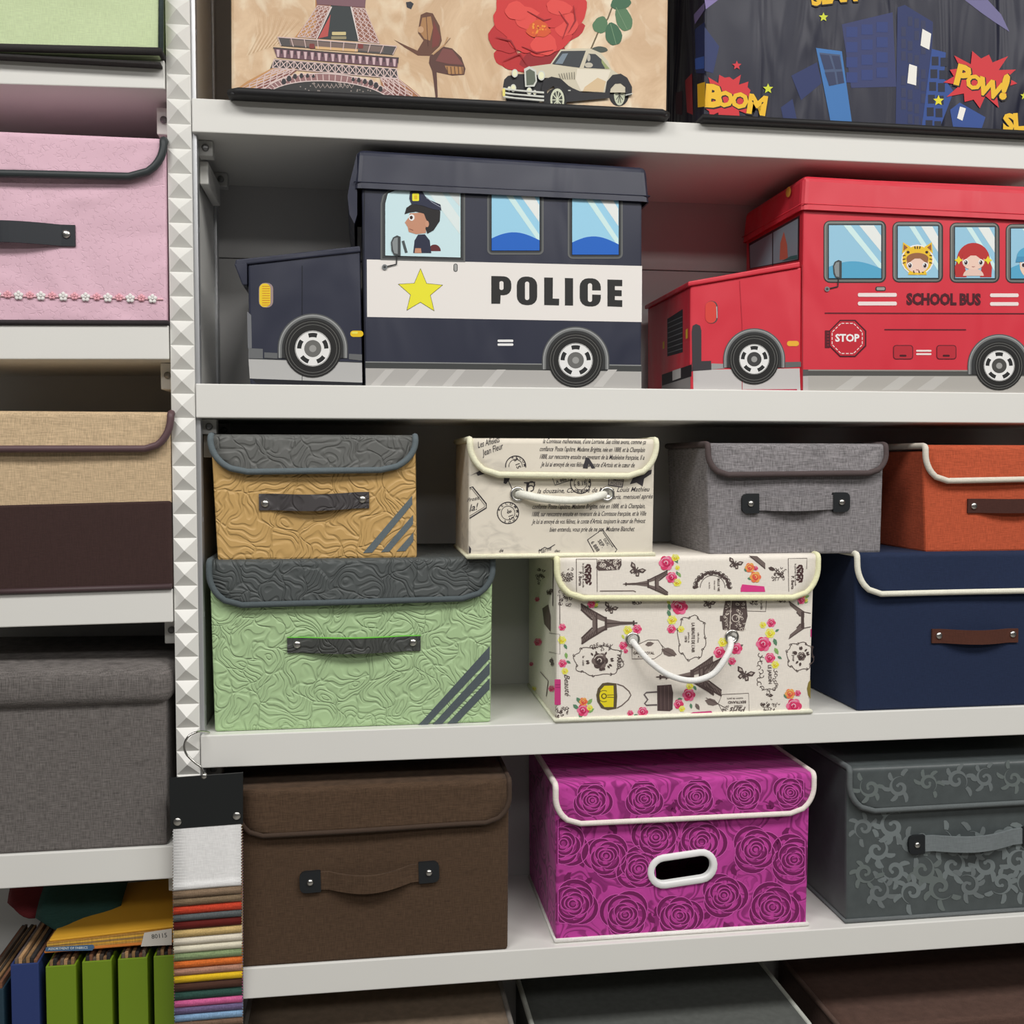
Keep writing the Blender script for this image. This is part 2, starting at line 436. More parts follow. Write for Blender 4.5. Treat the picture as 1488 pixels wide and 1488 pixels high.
def plate(name, pts, Y, th, mat, parent, bevel=0.0, label=None):
    "flat piece cut to a pixel outline, th thick, lying on the face y = Y"
    bm = bmesh.new(); f = bm.faces.new([bm.verts.new(W(x, y, Y-th)) for x, y in pts])
    r = bmesh.ops.extrude_face_region(bm, geom=[f]); vs_ = [v for v in r['geom'] if isinstance(v, bmesh.types.BMVert)]
    bmesh.ops.translate(bm, verts=vs_, vec=(0, th+0.0004, 0))
    return bm_out(name, bm, mat, parent, label=label)
def fbox(name, label, q, Y, depth, body, lid, pip, flap=None, zb=None, zt=None, group=None, bevel=0.004, cat='storage box', base=None, lidth=0.004, pr=0.0048, rc=(0.04, 0.04), gap=0.006, kick=0.003, wob=0.0012, plumb=False, inset=0.001):
    "q: pixel corners bl, br, tr, tl of the front; flap: pixel heights of the flap's lower edge (left, right)"
    P = [W(x, y, Y) for x, y in q]
    if zb is not None: P[0].z = P[1].z = zb
    if zt is not None: P[2].z = P[3].z = zt
    if plumb: P[3].x = P[0].x
    root = thing(name, label, cat, Vector(((P[0].x+P[1].x)/2, Y, min(P[0].z, P[1].z))), group)
    top = [P[0], P[1], P[2]-Vector((0, 0, lidth)), P[3]-Vector((0, 0, lidth))] if lid else P
    hexa('body', top, depth, body, root, bevel)
    if base is not None:                                     # bound lower edge
        r = 0.0035; d = Vector((0, 0, r))
        tube('base_piping', [P[0]+Vector((0, depth*0.98, 0))+d, P[0]+Vector((-.001, -.001, 0))+d, P[1]+Vector((.001, -.001, 0))+d, P[1]+Vector((0, depth*0.98, 0))+d], r, base, root)
    if lid:
        zm = (P[2].z+P[3].z)/2; xm = (q[0][0]+q[1][0])/2
        zl = W(q[3][0], flap[0], Y-gap).z; zr = W(q[2][0], flap[1], Y-gap).z
        flap_lid(root, P[3].x+inset, P[2].x-inset, zm, Y, depth+0.002, zl, zr, rc[0], rc[1], lid, pip, pr, gap, wob, kick)
    return root, P
# ------------------------------------------------------------------ the place: floor and the two shelving units
WHITE = paint((0.80, 0.795, 0.76), 0.38)
GREY = paint((0.58, 0.575, 0.57), 0.5)
ALU = flat((0.60, 0.61, 0.63), 0.35, 0.5, 0.6)
tl = NT('floor_tiles', 0.35, 0.4)
br = tl.n('ShaderNodeTexBrick'); br.inputs['Scale'].default_value = 1.6; br.offset = 0.0
for i, c in ((1, (0.26, 0.25, 0.23, 1)), (2, (0.28, 0.27, 0.25, 1)), (3, (0.15,0.14,0.13,1))): br.inputs[i].default_value = c
br.inputs['Mortar Size'].default_value = 0.006; br.inputs['Brick Width'].default_value = 0.96; br.inputs['Row Height'].default_value = 0.96
tl.set(br.inputs[0], tl.co); tl.color(br.outputs[0])
fl = mesh('floor', [(-4, -6, 0), (5, -6, 0), (5, 1.2, 0), (-4, 1.2, 0)], [(0, 1, 2, 3)], tl.m); fl['kind'] = 'structure'
wl = box('wall_back', -4, 5, 0.42, 0.5, 0, 3.1, paint((0.7, 0.69, 0.66)), None, 0.0); wl['kind'] = 'structure'

DP = 0.28
XL, XR = -0.2579, -0.2255                               # the studded upright
XE = 1.24                                                # right end of the unit
Zt = {'A': 0.4976, 'B': 0.1081, 'C': -0.3864, 'D': -0.7264, 'E': -1.12, 'top': 1.02}
Zb = {'A': 0.4519, 'B': 0.0609, 'C': -0.433, 'D': -0.7715, 'E': -1.165, 'top': 0.975}
unit = thing('shelving_unit', 'white shelving unit with a studded front upright, holding buses and patterned boxes', 'shelf', Vector(((XL+XE)/2, 0, 0)))
for k in ('top', 'A', 'B', 'C', 'D', 'E'):
    box('shelf_board', XR+0.0012, XE, 0.0, DP, H+Zb[k], H+Zt[k], WHITE, unit, 0.0015)
box('plinth', XR, XE, 0.02, DP, 0.0, 0.335, WHITE, unit, 0.001)
# back sheets, a narrow shadow joint between each pair
zs = [H-1.12, H-0.75, H-0.41, H+0.085, H+0.335, H+0.475, H+1.0]
for a, b in zip(zs, zs[1:]):
    box('back_panel', XR-0.001, XE, DP, DP+0.012, a, b-0.0015, GREY, unit, 0.001)
up = box('upright', XL+0.001, XR-0.001, 0.004, DP+0.01, 0.0, H+1.05, WHITE, unit, 0.001)
box('upright', XE, XE+0.032, 0.0, DP+0.01, 0.0, H+1.05, WHITE, unit, 0.001)
# slotted aluminium channel on the inner face of the upright
ch = box('channel', XR-0.001, XR+0.006, 0.010, 0.028, 0.05, H+1.0, ALU, unit, 0.001)
box('channel', XR-0.001, XR+0.0035, 0.225, 0.25, 0.05, H+1.0, ALU, unit, 0.001)
carve(ch, [hexa_bm(bx(XR+0.001, XR+0.009, z, z+0.008, 0.016), 0.0055, 0) for z in [0.2+0.135*k for k in range(17)]])
# pyramid studs down the front of the upright: one flat-topped pyramid after another
pitch = 0.0335; hw = (XR-XL)/2; sd = 0.0105
sm = bpy.data.meshes.new('stud')
sm.from_pydata([(-hw, 0, -pitch/2), (hw, 0, -pitch/2), (hw, 0, pitch/2), (-hw, 0, pitch/2), (0, -sd, 0)], [], [(0, 1, 4), (1, 2, 4), (2, 3, 4), (3, 0, 4)])
sm.materials.append(WHITE)
z = W(257, 15.5, 0).z
while z+pitch < H+1.03: z += pitch
while z > 0.05:
    o = bpy.data.objects.new('stud', sm); COL.objects.link(o); o.parent = up
    o.location = Vector(((XL+XR)/2, 0.004, z))-origin(up); z -= pitch
def clip(x, y, z, par):
    c = box('shelf_clip', x, x+0.020, y, y+0.022, z-0.022, z-0.0005, flat((0.55, 0.55, 0.53), 0.4), par, 0.0015)
    lathe('pin', (x+0.010, y, z-0.011), [(0.005, -0.002), (0.005, 0.003), (0.003, 0.004), (0.0, 0.004)], flat((0.25, 0.25, 0.25), 0.35, 0.5, 0.7), c, 12)
for k in ('A', 'B', 'C', 'D'):
    clip(XR+0.004, 0.035, H+Zb[k], unit); clip(XR+0.004, 0.20, H+Zb[k], unit)
    box('shelf_bracket', XR+0.002, XR+0.014, 0.06, 0.19, H+Zb[k]-0.055, H+Zb[k]-0.0225, WHITE, unit, 0.0015)

# the unit on the left: its boards hang slightly out of level
unitL = thing('shelving_unit', 'white shelving unit with pink, beige and grey boxes on tilted boards', 'shelf', Vector((-0.6, 0, 0)))
XB = -0.80
LB = [((0, 82, 239, 87.5), (0, 122, 239, 129)), ((0, 472, 244, 472.5), (0, 522, 246, 522)), ((0, 864, 251, 856), (0, 912, 252, 904)), ((0, 1243, 254, 1229), (0, 1292, 255, 1276.5))]
BOARD = []
def ext(a, b, x):
    return a+(b-a)*((x-a.x)/(b.x-a.x))
for t, b in LB:
    t0, t1, b0, b1 = W(t[0], t[1]), W(t[2], t[3]), W(b[0], b[1]), W(b[2], b[3])
    q = [ext(b0, b1, XB), ext(b0, b1, XL-0.0015), ext(t0, t1, XL-0.0015), ext(t0, t1, XB)]; BOARD.append(q)
    hexa('shelf_board', q, DP, WHITE, unitL, 0.0015)
def bz(i, x):
    q = BOARD[i]; return ext(q[3], q[2], x).z
box('shelf_board', XB, XL-0.0015, 0, DP, H-1.165, H-1.12, WHITE, unitL, 0.0015)
box('shelf_board', XB, XL-0.0015, 0, DP, H+0.975, H+1.02, WHITE, unitL, 0.0015)
box('upright', XB-0.032, XB-0.001, 0, DP+0.01, 0, H+1.05, WHITE, unitL, 0.001)
box('plinth', XB, XL-0.0015, 0.02, DP, 0, 0.335, WHITE, unitL, 0.001)
zs = [H-1.12, H-0.6, H-0.22, H+0.15, H+0.42, H+0.53, H+1.0]
for a, b in zip(zs, zs[1:]):
    box('back_panel', XB-0.03, XL-0.001, DP, DP+0.012, a, b-0.0015, GREY, unitL, 0.001)
for i in range(4):
    c = box('shelf_bracket', XL-0.022, XL-0.002, 0.05, 0.16, bz(i, XL)-0.085, bz(i, XL)-0.0475, WHITE, unitL, 0.0015)
    lathe('pin', (XL-0.012, 0.05, bz(i, XL)-0.065), [(0.005, -0.002), (0.005, 0.003), (0.0, 0.004)], flat((0.25, 0.25, 0.25), 0.35, 0.5, 0.7), c, 12)

# ------------------------------------------------------------------ boxes on the right unit, third row
ZC, ZD, ZA, ZB, ZE = H+Zt['C'], H+Zt['D'], H+Zt['A'], H+Zt['B'], H+Zt['E']
Z3 = W(1000, 808, 0).z                                    # tops of the lower boxes, on which the small ones stand
EF[0] = 0.72
SLATE = fine_cloth(C(88, 97, 101), 0.0)
def stripes(root, polys, Y, mat):
    for p in polys: plate('stripe', p, Y, 0.0008, mat, root)

# green embossed box
Y = 0.017
r, P = fbox('storage_box', 'sage green embossed box with a charcoal flap and three diagonal stripes', [(312, 1063), (713, 1050), (716, 810), (304, 812)], Y, 0.25,
    emboss(C(152, 177, 134)), emboss(C(70, 74, 74)), fine_cloth(C(74, 82, 85), 0.0), (880, 868), ZC, Z3, rc=(0.045, 0.045))
stripes(r, [[(280+x/3.1, 790+y/3.1) for x, y in p] for p in ([(1338, 462), (1338, 518), (1058, 815), (1018, 817)], [(1338, 535), (1338, 588), (1125, 811), (1082, 814)], [(1338, 606), (1338, 655), (1190, 808), (1148, 810)])], Y, fine_cloth(C(74, 82, 86), 0.0))
h = strap(r, (417.5, 937.5), (611, 934.5), Y, 0.0215, emboss(C(62, 64, 62), wr=0), 0.012, 0.001)
tube('edge_trim', [(v.x, v.y, v.z) for v in [Vector((W(417.5, 926, Y).x+(W(611, 926, Y).x-W(417.5, 926, Y).x)*i/20, Y-0.0015-(0 if (i < 3 or i > 17) else 0.012*math.sin(pi*(i/20-.12)/.76)), W(417.5+193.5*i/20, 926.5-3*i/20, Y).z)) for i in range(21)]], 0.0013, flat(C(95, 170, 60)), h, 6)
for x, y in ((432, 936), (600, 933)): p = W(x, y, Y); rivet(p.x, Y-0.003, p.z, h)

# flowered box
Y = 0.001
r, P = FLW = fbox('storage_box', 'off-white box printed with towers, handbags and pink roses, rope handle', [(808, 1051), (1177, 1040), (1184, 808), (804, 809)], Y, 0.255,
    fine_cloth(C(208, 202, 193), 0.2, var=0.05), fine_cloth(C(208, 202, 193), 0.2, var=0.05), fine_cloth(C(214, 208, 172), 0.0), (869, 868), ZC, Z3, base=fine_cloth(C(220, 213, 190), 0.0), rc=(0.04, 0.045), gap=0.009, kick=0.0, wob=0.0, plumb=True, inset=-0.001)
GROM = [(0.0105, -0.001), (0.0115, 0.001), (0.0105, 0.003), (0.0085, 0.0033), (0.0068, 0.002), (0.0066, -0.001)]
def rope(root, a, b, mid, Y, P, depth, rr=0.0046, out=0.02):
    A, B = W(*a, Y), W(*b, Y); hollow(root, P, depth, Y, [circle(A, 0.0067), circle(B, 0.0067)])
    for p in (A, B):
        lathe('grommet', (p.x, Y, p.z), GROM, METAL, root, 24)
    pts = [A+Vector((0, 0.012, 0))]+[W(x, y, Y-out*(0.55 if i in (0, len(mid)-1) else 1.0)) for i, (x, y) in enumerate(mid)]+[B+Vector((0, 0.012, 0))]
    tube('rope_handle', smooth_path(pts, 6), rr, fine_cloth(C(222, 219, 206), 0.0), root, 10)
rope(r, (919, 929), (1063, 925), [(926, 941), (945, 962), (972, 981), (1005, 989), (1035, 980), (1053, 958), (1062, 938)], Y, P, 0.255)

# navy box
Y = 0.004
LEATHER = fine_cloth(C(70, 40, 31), 0.15)
r, P = fbox('storage_box', 'navy blue cloth box with cream edging and a brown leather strap', [(1245, 1034), (1610, 1020), (1612, 806), (1242, 809)], Y, 0.25,
    fine_cloth(C(28, 38, 62), 0.2), fine_cloth(C(28, 38, 62), 0.2), fine_cloth(C(204, 202, 188), 0.0), (863, 855), ZC, Z3, rc=(0.038, 0.045))
h = strap(r, (1353, 924), (1478, 923), Y, 0.022, LEATHER, 0.011, 0.001)
for x, y in ((1363, 923), (1470, 921)): p = W(x, y, Y); rivet(p.x, Y-0.003, p.z, h)

# tan embossed box
EF[0] = 0.78; Y = 0.018
r, P = fbox('storage_box', 'mustard tan embossed box with a grey flap, on the sage green box', [(316, 806), (606, 802), (604, 634), (306, 633)], Y, 0.2,
    emboss(C(182, 148, 93), k=22, sc=26), emboss(C(90, 91, 89), k=22, sc=26), SLATE, (686, 682), Z3, None, rc=(0.05, 0.044))
stripes(r, [[(280+x/3.916, 600+y/3.916) for x, y in p] for p in ([(1248, 472), (1250, 520), (1022, 795), (970, 797)], [(1254, 580), (1254, 632), (1118, 790), (1072, 792)], [(1256, 680), (1256, 730), (1210, 786), (1160, 788)])], Y, SLATE)
h = strap(r, (376.5, 729.5), (536.5, 726.5), Y, 0.0235, emboss(C(66, 63, 64), wr=0), 0.010, 0.002)
for x, y in ((385.5, 731.5), (526.5, 725.5)): p = W(x, y, Y); rivet(p.x, Y-0.003, p.z, h)

# script box
Y = -0.003
t = NT('aged_paper', 0.7, 0.2); a = t.ramp(t.noise(9.0, detail=4, dist=1.2), 0.42, 0.66); b_ = t.ramp(t.noise(22.0, t.scale(t.co, (1, 1, 1.6)), 3, dist=2.0), 0.45, 0.75)
t.color(t.mix(t.math('MULTIPLY', a, b_), C(207, 200, 186), C(160, 154, 144))); t.bump(t.noise(1.0, t.scale(t.co, (300, 300, 300))), 0.1, 0.0008); t.bump(t.noise(8.0), 0.25, 0.02)
PAPER = t.m
CREAM = fine_cloth(C(220, 214, 188), 0.0)
r, P = SCR = fbox('storage_box', 'cream box printed with handwriting and postmarks, on the flowered box', [(680, 807), (949, 806), (952, 641), (681, 637)], Y, 0.2,
    PAPER, PAPER, CREAM, (689, 692), Z3, None, base=CREAM, rc=(0.042, 0.045), gap=0.009, kick=0.0, wob=0.0)
rope(r, (752, 718), (882, 718), [(761, 719), (785, 724), (816, 727), (850, 726), (872, 720)], Y, P, 0.2, 0.006, 0.014)

# grey linen box
Y = 0.006
GL = linen(C(116, 113, 115), 0.55)
r, P = fbox('storage_box', 'grey linen box with brown edging and a tabbed strap handle', [(1031, 806), (1280, 805), (1285, 647), (1026, 645)], Y, 0.2,
    GL, GL, fine_cloth(C(76, 66, 66), 0.0), (690, 687), Z3, None, rc=(0.03, 0.032))
BLK = vinyl(C(24, 27, 30), 0.5, 0.0)
def tabbed(root, pl, pr, Y, hh, mat, tab_w=0.027, tab_h=0.030, bow=0.012, sag=0.0):
    A, B = W(*pl, Y), W(*pr, Y)
    ang = math.atan2(B.z-A.z, B.x-A.x)
    h = strap(root, pl, pr, Y, hh, mat, bow, sag, 0.004, end=0.14)
    for c, sgn in ((A, -1), (B, 1)):
        pts = []; rad = 0.008
        for cx, cz, a0 in ((1, 1, 0), (-1, 1, 90), (-1, -1, 180), (1, -1, 270)):
            rr = rad if cx == sgn else 0.0015
            for k in range(4):
                a = math.radians(a0+30*k); pts.append(((tab_w/2-rr)*cx+rr*math.cos(a), (tab_h/2-rr)*cz+rr*math.sin(a)))
        cc = c+Vector((sgn*0.001, 0, 0)); bm = bmesh.new()
        f = bm.faces.new([bm.verts.new((cc.x+x*math.cos(ang)-z_*math.sin(ang), Y-0.0055, cc.z+x*math.sin(ang)+z_*math.cos(ang))) for x, z_ in pts])
        rg = bmesh.ops.extrude_face_region(bm, geom=[f]); bmesh.ops.translate(bm, verts=[v for v in rg['geom'] if isinstance(v, bmesh.types.BMVert)], vec=(0, 0.006, 0))
        tb = bm_out('leather_tab', bm, BLK, root, label='black leather tab')
        rivet(cc.x, Y-0.0055, cc.z, tb, 0.0048)
tabbed(r, (1090, 731.5), (1220, 729.5), Y, 0.022, GL, sag=0.001)

# orange box
Y = 0.004
r, P = fbox('storage_box', 'burnt orange linen box with cream edging, on the navy box', [(1345, 806), (1590, 803), (1592, 645), (1341, 652)], Y, 0.2,
    linen(C(166, 76, 50), 0.25), linen(C(166, 76, 50), 0.25), fine_cloth(C(200, 194, 182), 0.0), (699, 694), Z3, None, rc=(0.036, 0.04))
h = strap(r, (1405, 735), (1540, 733), Y, 0.022, fine_cloth(C(64, 38, 33), 0.1), 0.010, 0.001)
for x, y in ((1413.5, 735), (1530, 733)): p = W(x, y, Y); rivet(p.x, Y-0.003, p.z, h)

# ------------------------------------------------------------------ fourth row
EF[0] = 0.67
Y = 0.003; BR = linen(C(66, 51, 39), 0.3)
r, P = fbox('storage_box', 'dark brown linen box with a tabbed strap handle, behind the swatch hanger', [(345, 1405), (738, 1380), (740, 1133), (345, 1147)], Y, 0.255,
    BR, BR, fine_cloth(C(58, 46, 38), 0.0), (1216, 1192), ZD, None, rc=(0.035, 0.04), pr=0.0042)
tabbed(r, (452, 1280), (622, 1266), Y, 0.026, BR, 0.030, 0.031, 0.014, 0.006)

Y = 0.015
RO = roses(C(164, 56, 134), C(122, 36, 98))
r, P = fbox('storage_box', 'magenta box embossed with roses, pale edging and a white oval grip hole', [(808, 1371), (1172, 1345), (1178, 1122), (807, 1138)], Y, 0.25,
    RO, RO, fine_cloth(C(216, 194, 188), 0.0), (1198, 1180), ZD, None, base=fine_cloth(C(235, 200, 196), 0.0), rc=(0.038, 0.042), inset=-0.001, gap=0.009, kick=0.0, wob=0.0)
RD_, RL_ = (98, 24, 76), (184, 78, 156)  # tones of the painted petal shadows and their light rims
def rose(cx, cy, R, rot, Yp, lim):
    "one rose of the velvet pattern: petal shadows and light rims painted round the heart"
    a = Art(Yp, e=0.67, rough=0.7, base=0.0003, step=0.00004)
    for i, (f, n) in enumerate(((1.0, 3), (0.80, 3), (0.62, 3), (0.45, 3), (0.29, 2), (0.14, 1))):
        for k in range(n):
            a0 = rot+i*52+k*360/n+random.uniform(-10, 10); span = 360/n*random.uniform(0.80, 0.98); pts = []; rim = []; ws = []
            for j in range(11):
                t_ = j/10; an = math.radians(a0+span*t_); rr = R*f*(0.88+0.14*math.sin(pi*t_)+0.06*t_)
                pts.append(lim(cx+rr*math.cos(an), cy+rr*math.sin(an)*0.95)); ws.append(0.4+R*(0.05+0.11*f)*math.sin(pi*t_)**0.7)
                r2 = rr+ws[-1]*0.5+0.7; rim.append(lim(cx+r2*math.cos(an), cy+r2*math.sin(an)*0.95))
            a.line(pts, ws, RD_, i); a.line(rim, 1.0, RL_, i+1)
    a.done('rose_print', r)
def petal_shadow(cx, cy, l, rot, Yp, lim):
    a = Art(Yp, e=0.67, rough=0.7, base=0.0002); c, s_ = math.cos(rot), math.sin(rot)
    a.poly([lim(cx+(x*c-y*s_)*l, cy+(x*s_+y*c)*l) for x, y in ((-.5, .1), (-.25, -.28), (.1, -.34), (.45, -.12), (.5, .14), (.2, .06), (-.1, .2))], RD_, 0); a.done('petal_shadow_print', r)  # dark petal shadows between the roses, painted into the cloth pattern
def limf(x, y):
    "keep the pattern on the face and clear of the grip opening"
    x = min(max(x, 811), 1170); y = min(y, 1365-(x-808)*0.0714)
    u = min(1.0, max(0.0, ((x-965)*53-(y-1266)*8)/(53*53+64.0))); cx_, cy_ = 965+53*u, 1266-8*u; d_ = math.hypot(x-cx_, y-cy_)
    if d_ < 21: x, y = cx_+(x-cx_)*21/max(d_, .01), cy_+(y-cy_)*21/max(d_, .01)
    return (x, y)
def limp(x, y): x = min(max(x, 818), 1168); k = max(0, 848-x, x-1146)/32.0; return (x, min(max(y, 1142-(x-811)*0.040), 1191-(x-808)*0.049-34*k*k))
random.seed(21)
RS = [(455, 530), (905, 465), (1160, 500), (1340, 545), (300, 755), (545, 805), (800, 810), (1010, 715), (1240, 770), (610, 590), (255, 470), (690, 440)]
RF = [(392, 268), (635, 262), (880, 250), (1108, 240), (1322, 232)]
for lst, Yp, lm, R_ in ((RS, Y, limf, 33), (RF, Y-0.01078, limp, 24.5)):
    for x, y in lst: rose(740+x/3.235, 1080+y/3.235, R_*random.uniform(0.92, 1.08), random.uniform(0, 360), Yp, lm)
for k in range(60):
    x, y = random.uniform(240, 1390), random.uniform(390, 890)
    if math.hypot((x-813)/190, (y-588)/110) > 1 and min(math.hypot(x-p[0], y-p[1]) for p in RS) > 112: petal_shadow(740+x/3.235, 1080+y/3.235, random.uniform(14, 22), random.uniform(0, 6.28), Y, limf)
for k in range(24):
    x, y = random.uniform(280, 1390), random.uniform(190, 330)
    if min(math.hypot(x-p[0], y-p[1]) for p in RF) > 95: petal_shadow(740+x/3.235, 1080+y/3.235, random.uniform(12, 18), random.uniform(0, 6.28), Y-0.01078, limp)
A, B = W(965, 1266, Y), W(1018, 1258, Y)
def stad(rad, n=10):
    d = (B-A).normalized(); nn = Vector((-d.z, 0, d.x)); out = []
    for c, s in ((B, 1), (A, -1)):
        for k in range(n+1):
            a = -pi/2+pi*k/n; out.append(c+d*(s*rad*math.cos(a))+nn*(s*rad*math.sin(a)))
    return out
prof = [(0.0265, 0.0), (0.0265, -0.0022), (0.0250, -0.0038), (0.0185, -0.0040), (0.0165, -0.0030), (0.0160, -0.0010), (0.0160, 0.0060)]
V = []; F = []; m = 22
for rad, dy in prof: V += [p+Vector((0, dy, 0)) for p in stad(rad)]
for i in range(len(prof)-1):
    for k in range(m): F.append((i*m+k, i*m+(k+1) % m, (i+1)*m+(k+1) % m, (i+1)*m+k))
gp = mesh('grip_ring', V, F, flat(C(225, 222, 226), 0.35, 0.5), r, True, label='white plastic oval ring')
hollow(r, P, 0.25, Y, [stad(0.0163)])

Y = 0.015
DB = (66, 71, 72); DL = (104, 111, 112)
t = NT('damask_ground', 0.4, 0.45); n = t.noise(60.0, detail=2); t.color(t.mix(n, C(58, 63, 64), C(70, 76, 77))); t.bump(t.noise(7.0, detail=2), 0.3, 0.02); t.bump(t.noise(500.0), 0.1, 0.0006); DG = t.m
r, P = DMK = fbox('storage_box', 'slate grey damask box with scrolling leaves and a black-tabbed strap', [(1229, 1344), (1590, 1317), (1592, 1098), (1230, 1115)], Y, 0.25,
    DG, DG, fine_cloth(C(82, 87, 88), 0.0), (1180, 1160), ZD, None, base=fine_cloth(C(88, 92, 93), 0.0), rc=(0.042, 0.045), gap=0.009, kick=0.0, wob=0.0)
tabbed(r, (1331, 1226), (1494, 1213), Y, 0.025, fine_cloth(C(98, 104, 106), 0.0), 0.027, 0.030, 0.014, 0.002)
# scrolling leaves
def scroll(a, cx, cy, R, rot, flip, col, L):
    "one acanthus scroll: a curling stem that thickens outwards, with leaf lobes along its back"
    pts = []; ws = []; c, s = math.cos(rot), math.sin(rot)
    for k in range(30):
        t = k/29; th = t*2.35*pi; rr = R*(0.22+0.78*t**1.1); x, y = rr*math.cos(th), rr*math.sin(th)*flip
        pts.append((cx+x*c-y*s, cy+x*s+y*c)); ws.append(R*(0.15+0.24*math.sin(pi*min(1, t*1.05)))*(1-0.75*max(0, t-0.75)/0.25))
    a.ell(pts[0][0], pts[0][1], R*0.15, R*0.15, col, L, n=12); a.line(pts, ws, col, L)
    for i in range(13, 30, 4):
        x, y = pts[i]; dx, dy = x-cx, y-cy; l = math.hypot(dx, dy) or 1; ux, uy = dx/l, dy/l
        tx, ty = (pts[i][0]-pts[i-1][0]), (pts[i][1]-pts[i-1][1]); q = math.hypot(tx, ty) or 1; tx, ty = tx/q, ty/q
        le = R*(0.62+0.25*random.random()); lobe = []
        for u, v, w_ in ((0.1, 0.0, .30), (0.4, 0.06, .40), (0.66, 0.2, .40), (0.82, 0.42, .28), (0.84, 0.60, .10)):
            lobe.append(((x+ux*le*u+tx*le*v, y+uy*le*u+ty*le*v), R*w_))
        a.line([p for p, _ in lobe], [w_ for _, w_ in lobe], col, L)
random.seed(11)
li = 0
for j in range(5):
    for i in range(8):
        cx = 1256+i*44+(22 if j % 2 else 0)+random.uniform(-4, 4); cy = 1203+j*32-(cx-1256)*0.075+random.uniform(-4, 4)
        top, bot = 1188-(cx-1229)*0.055, 1341-(cx-1229)*0.075
        R_ = min(random.uniform(17, 20), (bot-cy)*0.62, (cx-1231)*0.62)
        if R_ < 9 or cy < top+14: continue
        a = Art(Y, e=0.66, rough=0.3, base=0.0003, step=0.00003)
        scroll(a, cx, cy, R_, random.uniform(0, 6.28), random.choice((-1, 1)), random.choice(((92, 98, 99), (98, 105, 106), (88, 95, 94))), li % 12); li += 1; a.done('leaf_scroll_print', r)
for i in range(8):
    cx = 1264+i*42+random.uniform(-3, 3); cy = 1143-i*2.8+random.uniform(-4, 4)
    a = Art(Y-0.01078, e=0.66, rough=0.3, base=0.0003, step=0.00003)
    scroll(a, cx, cy, random.uniform(14, 16), random.uniform(0, 6.28), random.choice((-1, 1)), random.choice(((92, 98, 99), (98, 105, 106), (88, 95, 94))), i); a.done('leaf_scroll_print', r)

# ------------------------------------------------------------------ bottom row: only their lids show
EF[0] = 0.5
def lowbox(label, xl, xr, yfront, Y, depth, body, pip):
    A, B = W(xl, yfront, Y), W(xr, yfront, Y); B.z = A.z
    r = thing('storage_box', label, 'storage box', Vector(((A.x+B.x)/2, Y, ZE)))
    hexa('body', bx(A.x, B.x, ZE, A.z-0.004, Y), depth, body, r, 0.004)
    flap_lid(r, A.x-0.003, B.x+0.003, A.z, Y, depth, A.z-0.07, A.z-0.07, 0.04, 0.04, body, pip, 0.0045)
lowbox('dull tan box lid below the dark brown linen box', 352, 742, 1528, 0.006, 0.25, linen(C(90, 78, 66), 0.2), fine_cloth(C(92, 88, 84), 0.0))
lowbox('charcoal box lid with pale edging below the magenta box', 785, 1172, 1520, 0.006, 0.25, fine_cloth(C(66, 68, 66), 0.1), fine_cloth(C(140, 142, 136), 0.0))
lowbox('deep brown box lid below the slate damask box', 1222, 1600, 1492, 0.006, 0.25, linen(C(62, 46, 40), 0.2), fine_cloth(C(66, 52, 46), 0.0))
# ------------------------------------------------------------------ boxes on the left unit
def lbox(name, label, q, i, Y, depth, body, lid, pip, flap, **k):
    r, P = fbox(name, label, q, Y, depth, body, lid, pip, flap, **k); return r, P
def onboard(i, q, Y):
    "lower corners dropped onto the tilted board"
    P = [W(*p, Y) for p in q]
    P[0].z = bz(i, P[0].x); P[1].z = bz(i, P[1].x); return P
def rawbox(name, label, P, Y, depth, body, cat='storage box', bevel=0.004):
    r = thing(name, label, cat, Vector(((P[0].x+P[1].x)/2, Y, min(P[0].z, P[1].z)))); hexa('body', P, depth, body, r, bevel); return r
EF[0] = 0.9
# pale green box, top left
Y = -0.016
P = onboard(0, [(-170, 80), (233, 84), (235, -260), (-170, -280)], Y)
r = rawbox('storage_box', 'pale green glossy box with a black lower edge, above the pink box', P, Y, 0.26, fine_cloth(C(196, 212, 168), 0.6, 0.45, 0.08))
e0, e1 = Vector((0, 0, 0.004)), Vector((0, -0.001, 0.005))
tube('base_piping', [P[0]+Vector((0, .25, 0))+e1, P[0]+e1, P[1]+e1, P[1]+Vector((0, .25, 0))+e1], 0.0055, fine_cloth(C(52, 50, 50), 0), r)
tube('corner_piping', [P[1]+Vector((0.001, -0.001, 0.006)), P[2]+Vector((0.001, -0.001, 0))], 0.0035, fine_cloth(C(72, 84, 84), 0), r)
box('base_panel', P[0].x, P[1].x, Y-.001, Y+.25, min(P[0].z, P[1].z)-.001, min(P[0].z, P[1].z)+.002, fine_cloth(C(52, 50, 50), 0), r, 0)
flap_lid(r, P[3].x-.003, P[2].x+.003, P[2].z+0.004, Y, 0.262, P[2].z-0.06, P[2].z-0.06, 0.04, 0.04, fine_cloth(C(196, 212, 168), 0.6, 0.45, 0.08), fine_cloth(C(52, 50, 50), 0))
